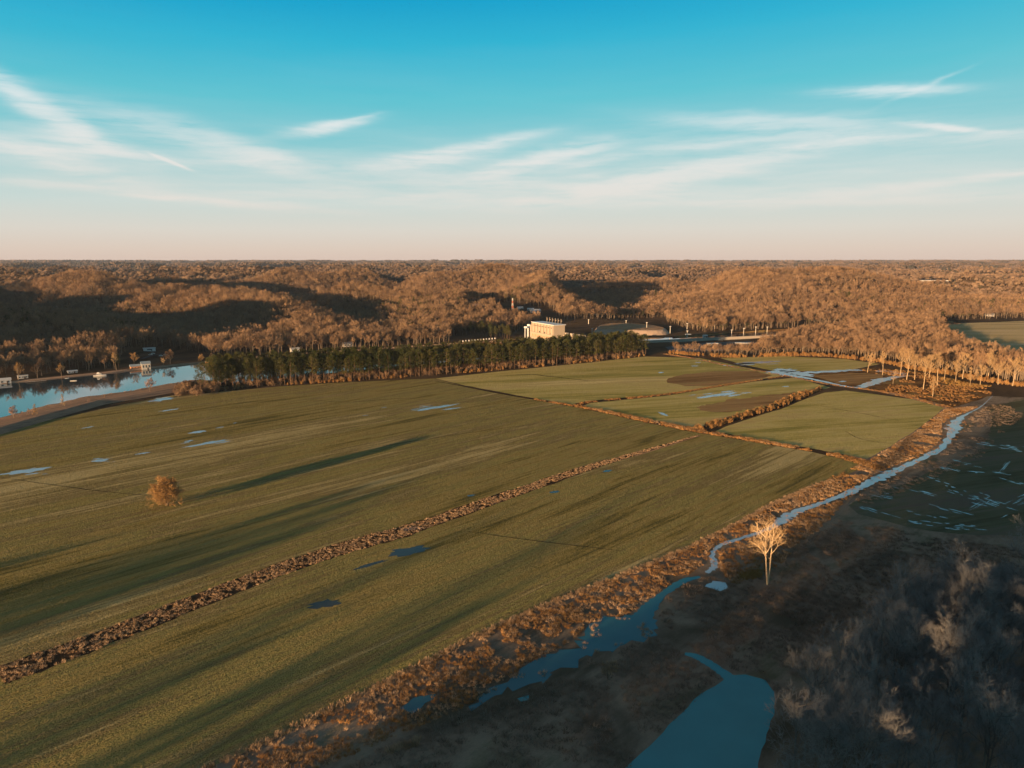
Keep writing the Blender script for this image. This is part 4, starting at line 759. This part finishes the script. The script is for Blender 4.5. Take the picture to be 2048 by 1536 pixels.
plants('undergrowth', ribbon([(x + nrm.x * 25, y + nrm.y * 25) for x, y in pw], [44] * len(pw)), 4.5, T_BR, 4, .8, 1.5, 'brown undergrowth between the pine trunks', 'undergrowth', 93, .3, 25, .8, True)
plants('undergrowth', ribbon(GP([(1340, 707), (1400, 712), (1440, 715), (1500, 715), (1560, 712), (1640, 712), (1690, 717), (1730, 721), (1775, 727), (1830, 741), (1900, 749), (1960, 762), (2048, 774)]), [8] * 13), 3.0, T_BUSH, 4, .8, 1.6, 'golden undergrowth along the edge of the far wood', 'undergrowth', 94, .25, 25, .9, True)
plants('undergrowth', [(345, 780), (385, 768), (440, 775), (435, 788), (360, 796), (345, 790)], 2.6, T_BR, 4, .9, 1.5, 'pinkish brush at the river end of the pine belt', 'undergrowth', 95, .3, 8, .45)
plants('sedge', ribbon([(x + 1, y - 1) for x, y in lv], [9] * len(lv)), 2.0, T_RUST, 4, .6, 1.2, 'short rusty grass on the levee', 'grass', 96, .4, 20, .6, True)
# ------------------------------------------------------------------ buildings, boats, posts
exec_marker = 'details'
def house(name, px, py, dims, rz, wallm, roofm, label, cat='house', roof_h=None, flat=False, windows=3, door=True):
    p = PT(px, py); L, W, H = dims; t = thing(name, (p[0], p[1], p[2] - .1), label, cat, rz=rz)
    a = MB(); a.box((0, 0, -.6), (L, W, H + .6)); a.build('wall', wallm, t)
    r = MB(); 
    if flat: r.box((0, 0, H), (L + .8, W + .8, .5))
    else: r.gable((0, 0, H), (L, W, roof_h or W * .28), 0, .5)
    r.build('roof', roofm, t)
    for i in range(windows):
        q = MB(); q.box((-L / 2 + L * (i + .5) / windows + (.0), -W / 2 - .05, H * .35), (L / windows * .4, .16, H * .4)); q.build('window', M['glass'], t)
    if door: q = MB(); q.box((L * .18, -W / 2 - .05, 0), (1.1, .2, 2.1)); q.build('door', M['dark'], t)
    return t
house('boathouse', 10, 766, (9, 6, 3.2), R(40), M['white'], M['roofw'], 'white boathouse with a pale roof on posts at the left edge of the far bank', 'boathouse', windows=2)
house('camper', 46, 757, (8, 2.6, 2.7), R(40), M['white'], M['roofw'], 'long white camper parked under trees on the far bank', 'camper', flat=True)
house('cabin', 145, 746, (8, 4, 1.8), R(42), M['white'], M['roofw'], 'low white cabin left of the moored cruiser', 'cabin')
h1 = house('river_house', 292, 738, (8, 8, 6), R(35), M['steel'], M['roofb'], 'two-storey house with a blue roof and white door front on the far bank', 'house', windows=3)
house('river_house', 273, 738, (11, 7, 3.2), R(35), M['brick'], M['roofb'], 'low pinkish wing beside the two-storey river house', 'house', windows=4)
house('shed', 299, 702, (13, 7, 3), R(30), M['roofw'], M['roofw'], 'pale metal shed in the shade above the river house', 'shed', flat=True, windows=1)
def car(px, py, rz, m, label):
    p = PT(px, py); t = thing('parked_car', (p[0], p[1], p[2]), label, 'car', rz=rz); a = MB(); a.box((0, 0, .35), (4.4, 1.8, .7), 0, .96); a.box((-.2, 0, 1.05), (2.4, 1.6, .55), 0, .8); a.build('body', m, t)
    g = MB(); g.box((-.2, 0, 1.12), (2.2, 1.68, .35), 0, .88); g.build('window', M['glass'], t)
    for sx in (-1.35, 1.35):
        for sy in (-.85, .85):
            q = MB(); q.tube([(sx, sy - .12, .36), (sx, sy + .12, .36)], [.36, .36], 10); q.build('wheel', M['asphalt'], t)
car(306, 709, R(30), M['white'], 'white car below the pale metal shed'); car(301, 711, R(10), M['steel'], 'silver car beside the white one'); car(322, 713, R(20), M['white'], 'white pickup on the drive above the house'); car(331, 711, R(20), M['steel'], 'pale car at the right end of the drive')
sheet('road', ribbon([PT(x, y)[:2] for x, y in ((285, 722), (300, 716), (318, 712), (345, 708))], [4, 4, 4, 3]), .0, M['asphalt']).location.z = 3
def boat(px, py, L, rz, label, cabin=True, m='white'):
    x, y = G(px, py); t = thing('boat', (x, y, .06), label, 'boat', rz=rz); a = MB(); n = 9; W = L * .28; vs = []; 
    for i in range(n):
        u = i / (n - 1); wd = W / 2 * (1 - max(0, (u - .45) / .55) ** 2.2); xx = -L / 2 + L * u; hh = .09 * L * (1 + .45 * u)
        vs += [(xx, -wd, hh), (xx, -wd * .6, -.2), (xx, wd * .6, -.2), (xx, wd, hh)]
    fs = [(4 * i + k, 4 * i + k + 4, 4 * i + k + 5, 4 * i + k + 1) for i in range(n - 1) for k in range(3)] + [(4 * i + 3, 4 * i + 7, 4 * i + 4, 4 * i) for i in range(n - 1)] + [(0, 1, 2, 3)]
    a.add(vs, fs); a.build('hull', M[m], t)
    if cabin:
        c = MB(); c.box((-.05 * L, 0, .1 * L), (.42 * L, W * .66, .13 * L), 0, .85); c.build('cabin', M['white'], t); q = MB(); q.box((-.05 * L, 0, .14 * L), (.39 * L, W * .68, .05 * L), 0, .93); q.build('window', M['glass'], t)
        q = MB(); q.box((-.12 * L, 0, .23 * L), (.22 * L, W * .5, .1 * L), 0, .7); q.build('bridge', M['white'], t)
boat(200, 752, 11, R(20), 'white cabin cruiser moored off the far bank'); boat(147, 762, 5.5, R(10), 'small grey skiff by the low cabin', False, 'steel'); boat(134, 757, 3.6, R(30), 'little white dinghy at the bank', False); boat(202, 801, 4, R(40), 'white rowing boat drawn up at the levee', False)
x, y = G(72, 764); t = thing('dock', (x, y, 0), 'narrow wooden dock on posts in front of the far bank', 'dock', rz=R(35)); a = MB(); a.box((0, 0, .7), (16, 2, .15)); a.build('deck', M['concrete'], t)
for i in range(5):
    for s in (-.9, .9): a = MB(); a.tube([(-7 + 3.5 * i, s, -.5), (-7 + 3.5 * i, s, 1.6)], [.1, .1], 5); a.build('post', M['dark'], t)
x, y = G(421, 727); t = thing('landing', (x, y, 0), 'orange stone landing on the far bank beside the flat-topped tree', 'landing', rz=R(35)); a = MB(); a.box((0, 0, -.3), (10, 4, 2.6), 0, .9); a.build('stonework', M['brick'], t); a = MB(); a.box((0, 0, 2.3), (10, 4, .2)); a.build('slab', M['concrete'], t)
# powerhouse and dam
ax_, ay_ = 27.0, 962.0; bx_, by_ = 55.0, 908.0; ang = math.atan2(by_ - ay_, bx_ - ax_); cx_, cy_ = (ax_ + bx_) / 2, (ay_ + by_) / 2; nn = Vector((-(by_ - ay_), bx_ - ax_)).normalized()
t = thing('powerhouse', (cx_ + nn.x * 9, cy_ + nn.y * 9, 0), 'large cream concrete powerhouse at the dam', 'powerhouse', rz=ang); L = 60
a = MB(); a.box((0, 0, 0), (L, 18, 13)); a.build('lower_wall', M['cream'], t); a = MB(); a.box((0, 0, 13), (L - 1, 17, 13)); a.build('upper_wall', M['cream'], t); a = MB(); a.box((0, 0, 26), (L + 1, 19, .9)); a.build('roof', M['roofw'], t); a = MB(); a.box((0, -9.6, 12.6), (L, 1.4, .7)); a.build('cornice', M['concrete'], t)
a = MB(); a.box((0, -9.6, 6), (L, 1.2, .5)); a.build('ledge', M['concrete'], t)
for i in range(13): a = MB(); a.box((-L / 2 + 6 + i * 4, -8.55, 21.5), (1.6, .3, 1.5)); a.build('window', M['glass'], t)
for i in range(4): a = MB(); a.box((-L / 2 + 8 + i * 14, -8.6, 13.6), (2, .5, 2.2)); a.build('door', M['glass'], t)
for i in range(14): a = MB(); a.box((-L / 2 + 3 + i * 4.2, -9.05, 7.2), (1.4, .3, 3)); a.build('lower_window', M['brick'], t)
for i in range(8): a = MB(); a.box((-L / 2 + .8 + i * 8.2, -9.2, 13.4), (.8, 1.0, 12)); a.build('pilaster', M['cream'], t)
a = MB(); a.box((-L / 2 - 4, 0, 0), (8, 14, 22)); a.build('stair_tower', M['cream'], t)
for i in range(6): x = nn.x * (20) + cx_ + math.cos(ang) * (-22 + 7.5 * i); y = nn.y * 20 + cy_ + math.sin(ang) * (-22 + 7.5 * i); q = thing('mast', (x, y, 0), 'pale steel mast in the row behind the powerhouse roof', 'mast', 'masts behind the powerhouse', ang); a = MB(); a.box((0, 0, 0), (.55, .55, 33), 0, .8); a.build('column', M['cream'], q); a = MB(); a.box((1.6, 0, 30), (2.6, .4, .5)); a.build('arm', M['cream'], q)
cxx, cyy = cx_ + nn.x * 18 + math.cos(ang) * L / 2, cy_ + nn.y * 18 + math.sin(ang) * L / 2; ex_, ey_ = 104.0, 866.0; Ld = math.hypot(ex_ - cxx, ey_ - cyy); da = math.atan2(ey_ - cyy, ex_ - cxx)
t = thing('dam', ((cxx + ex_) / 2, (cyy + ey_) / 2, 0), 'concrete gate dam running from the powerhouse to the lock', 'dam', rz=da); a = MB(); a.box((0, 0, 0), (Ld + 10, 5, 9)); a.build('weir', M['concrete'], t); a = MB(); a.box((0, -1, 12), (Ld + 14, 4, 1)); a.build('walkway', M['cream'], t)
for i in range(6): x = -Ld / 2 + i * Ld / 5; a = MB(); a.box((x, -1, 0), (2.6, 12, 12)); a.build('pier', M['cream'], t); a = MB(); a.box((x, 2, 12.9), (4.5, 4, 3), 0, .9); a.build('hoist_house', M['concrete'], t)
for i in range(5): a = MB(); a.box((-Ld / 2 + (i + .5) * Ld / 5, -3.2, 0), (Ld / 5 - 2.6, .6, 7)); a.build('gate', M['dark'], t)
t = thing('retaining_wall', (G(1000, 690)[0] + 8, 905, 0), 'long low orange wall in front of the powerhouse', 'wall', rz=R(3)); a = MB(); a.box((0, 0, 0), (62, 1.2, 4.5)); a.build('wall', M['brick'], t); a = MB(); a.box((0, 0, 4.5), (62.6, 1.8, .5)); a.build('coping', M['cream'], t)
x, y = G(1056, 676); t = thing('gantry_crane', (x, y, 0), 'pale gantry crane at the left end of the powerhouse', 'crane', rz=R(60)); a = MB()
for s in (-5, 5):
    for q in (-2, 2): a = MB(); a.box((s, q, 0), (.9, .9, 15)); a.build('leg', M['roofw'], t)
a = MB(); a.box((0, 0, 15), (15, 5, 2.2)); a.build('beam', M['roofw'], t); a = MB(); a.box((3, 0, 17.2), (4, 4, 2.6)); a.build('cab', M['roofw'], t)
P0, P1 = G(920, 684), G(990, 678); q0 = None
for i in range(13):
    f_ = i / 12; l = (P0[0] + (P1[0] - P0[0]) * f_, P0[1] + (P1[1] - P0[1]) * f_, 0)
    if q0 is None:
        q0 = thing('storage_tank', l, 'small white rounded tank in a row beside the orange road', 'tank', 'white tanks in a row'); a = MB(); a.tube([(0, 0, 0), (0, 0, 1.4), (0, 0, 1.9), (0, 0, 2.1)], [1.1, 1.1, .7, 0], 10); a.build('shell', M['white'], q0); a = MB(); a.box((0, 0, -.2), (3.0, 3.0, .4)); a.build('base', M['concrete'], q0)
    else: dup(q0, l)
sheet('road', ribbon(GP([(905, 690), (990, 682), (1060, 676), (1140, 690), (1200, 700)]), [12, 10, 8, 10, 12]), .09, M['track'])
# rock embankment above the dam
t = MB(); E = GP([(1185, 669), (1330, 672), (1345, 665), (1300, 656), (1230, 652), (1190, 657)], 0); cxE = sum(p[0] for p in E) / 6; cyE = sum(p[1] for p in E) / 6; n_ = 40; ring = smooth(E + [E[0]], 3)[:-1]; rr = random.Random(5); lay = []
for k_, (s_, z_) in enumerate(((1.0, -.2), (.95, 3.), (.90, 6.0), (.86, 7.0), (.0, 7.2))): lay.append([(cxE + (x - cxE) * s_ + rr.uniform(-.6, .6), cyE + (y - cyE) * s_ + rr.uniform(-.6, .6), z_ + rr.uniform(-.4, .4) * (0 if k_ > 2 else 1)) for x, y in ring])
t.v = [p for l_ in lay for p in l_]; nr = len(ring); t.f = [(k * nr + i, (k + 1) * nr + i, (k + 1) * nr + (i + 1) % nr, k * nr + (i + 1) % nr) for k in range(4) for i in range(nr)]; t.m = [0] * (3 * nr) + [1] * nr
props(t.build('embankment', [M['rock'], M['track']]), 'rock-faced embankment jutting into the lake', kind='structure')
# lock walls, parking area and floating roofs
sheet('lot', GP([(1330, 694), (1400, 686), (1500, 682), (1530, 690), (1440, 702), (1345, 705)]), .1, M['asphalt'])
a = MB(); p0 = G(1200, 690); p1 = G(1600, 672)
t = thing('lock_wall', ((p0[0] + p1[0]) / 2, (p0[1] + p1[1]) / 2, 0), 'long concrete lock wall at the lake', 'wall', rz=math.atan2(p1[1] - p0[1], p1[0] - p0[0])); L2 = math.hypot(p1[0] - p0[0], p1[1] - p0[1]); a.box((0, 0, 0), (L2, 3, 3)); a.build('wall', M['concrete'], t); a = MB(); a.box((0, 0, 3), (L2, 3.4, .3)); a.build('coping', M['concrete'], t)
house('shelter', 1425, 691, (14, 4, 2.6), R(8), M['concrete'], M['roofw'], 'long white-roofed shelter left of its twin beside the lock', 'shelter', flat=True); house('shelter', 1486, 690, (20, 4, 2.6), R(-12), M['concrete'], M['roofw'], 'longer white-roofed shelter right of its twin beside the lock', 'shelter', flat=True)
house('lock_house', 1410, 675, (6, 4, 3), R(10), M['white'], M['roofw'], 'small white lock house on the lock wall', 'hut'); house('lock_house', 1376, 672, (8, 3, 2.6), R(5), M['white'], M['roofw'], 'white hut beside the lamp post on the lock wall', 'hut', flat=True)
q0 = None
for (px, py, hp, lab) in [(1184, 672, 14, 'lamp post right of the dam piers'), (1293, 664, 18, 'lamp post in front of the rock embankment'), (1252, 652, 10, 'lamp post on top of the embankment'), (1340, 668, 14, 'lamp post at the tip of the embankment'), (1374, 659, 11, 'lamp post on the far lake shore'), (1374, 676, 13, 'white-topped lamp post on the lock wall'), (1429, 658, 15, 'tall lamp post by the far shore'), (1463, 671, 10, 'first of three lamp posts in line on the lock'), (1487, 670, 12, 'second of three lamp posts in line on the lock'), (1511, 667, 12, 'third of three lamp posts in line on the lock'), (1534, 664, 9, 'lamp post before the wood at the lock end'), (1177, 648, 8, 'small post at the edge of the grassy bank')]:
    p = PT(px, py); H = hp * math.hypot(p[0], p[1]) / F; t = thing('lamp_post', p, 'pale ' + lab, 'lamp post', 'lamp posts round the lock'); a = MB(); a.tube([(0, 0, 0), (0, 0, H)], [.45, .35], 6); a.build('pole', M['steel'], t); a = MB(); a.box((0, 0, H), (2.4, 1.2, .8)); a.build('lamp_head', M['white'], t)
# red and white tower
p = PT(1025, 632); H = 31; t = thing('radio_tower', p, 'red and white banded lattice tower on the cleared hillside', 'tower'); nb = 7
for i in range(nb):
    a = MB(); z0, z1 = H * i / nb, H * (i + 1) / nb; r0, r1 = 1.9 * (1 - .75 * i / nb), 1.9 * (1 - .75 * (i + 1) / nb); c0 = [(sx * r0, sy * r0, z0) for sx, sy in ((-1, -1), (1, -1), (1, 1), (-1, 1))]; c1 = [(sx * r1, sy * r1, z1) for sx, sy in ((-1, -1), (1, -1), (1, 1), (-1, 1))]
    for k in range(4): a.tube([c0[k], c1[k]], [.42, .42], 4); a.tube([c0[k], c1[(k + 1) % 4]], [.25, .25], 3); a.tube([c1[k], c1[(k + 1) % 4]], [.25, .25], 3)
    a.build('band', M['white'] if i % 2 == 0 else M['red'], t)
house('farmhouse', 955, 615, (22, 9, 4), R(-5), M['brick'], M['roofw'], 'long brick house with a white roof at the forest edge', 'house', windows=5)
house('farmhouse', 1071, 626, (17, 10, 4.5), R(20), M['white'], M['roofw'], 'white house on the cleared slope behind the powerhouse', 'house'); house('shed', 1061, 621, (12, 6, 3), 0, M['white'], M['roofw'], 'small white shed beside the white hillside house', 'shed'); house('shed', 1040, 618, (11, 6, 3), R(25), M['white'], M['roofw'], 'low white shed right of the banded tower', 'shed')
house('warehouse', 1868, 566, (75, 30, 8), 0, M['white'], M['roofw'], 'long white warehouse on the distant plateau', 'warehouse', flat=True); house('warehouse', 1990, 567, (40, 25, 6), 0, M['cream'], M['roofw'], 'smaller cream warehouse right of the long one', 'warehouse', flat=True)
house('farmhouse', 1668, 634, (13, 8, 5), 0, M['cream'], M['roofw'], 'cream house among trees beyond the lake', 'house'); house('farmhouse', 1979, 632, (14, 8, 4), 0, M['white'], M['roofw'], 'white house behind the tan field', 'house')
house('farmhouse', 585, 574, (20, 10, 5), 0, M['white'], M['roofw'], 'tiny white farmhouse on the wooded plateau', 'house'); house('farmhouse', 1276, 590, (16, 9, 5), 0, M['white'], M['roofw'], 'white house high in the right-hand forest', 'house')
house('cabin', 695, 693, (12, 7, 4), R(30), M['white'], M['roofw'], 'white cabin among sunlit trees left of the hill mouth', 'cabin'); house('cabin', 590, 704, (10, 7, 3.5), R(30), M['white'], M['roofw'], 'white cabin above the left part of the pine belt', 'cabin')
q0 = None
for i in range(4):
    x, y = G(1933 + i * 4.2, 686); l = (x, y, 0)
    if q0 is None: q0 = thing('pole', l, 'slim white pole in a row of four on the tan field', 'pole', 'white poles on the tan field'); a = MB(); a.tube([(0, 0, 0), (0, 0, 9)], [.3, .22], 6); a.build('shaft', M['white'], q0); a = MB(); a.tube([(0, 0, 9), (0, 0, 9.5)], [.4, 0], 6); a.build('cap', M['white'], q0)
    else: dup(q0, l)
# ------------------------------------------------------------------ haze
a = MB(); a.box((0, 11500, -3), (39000, 26000, 120)); hz = a.build('haze', []); hz.data.materials.clear()
hm = bpy.data.materials.new('haze'); hm.use_nodes = True; hm.cycles.homogeneous_volume = True; nt = NT(hm.node_tree); nt.n.clear(); o_ = nt.node('ShaderNodeOutputMaterial'); pv = nt.node('ShaderNodeVolumePrincipled'); pv.inputs['Color'].default_value = (.62, .74, .98, 1); pv.inputs['Density'].default_value = 2.4e-5; pv.inputs['Anisotropy'].default_value = .1
nt.l.new(pv.outputs[0], o_.inputs['Volume']); hz.data.materials.append(hm); props(hz, 'thin evening haze over the far hills', 'haze', kind='stuff')
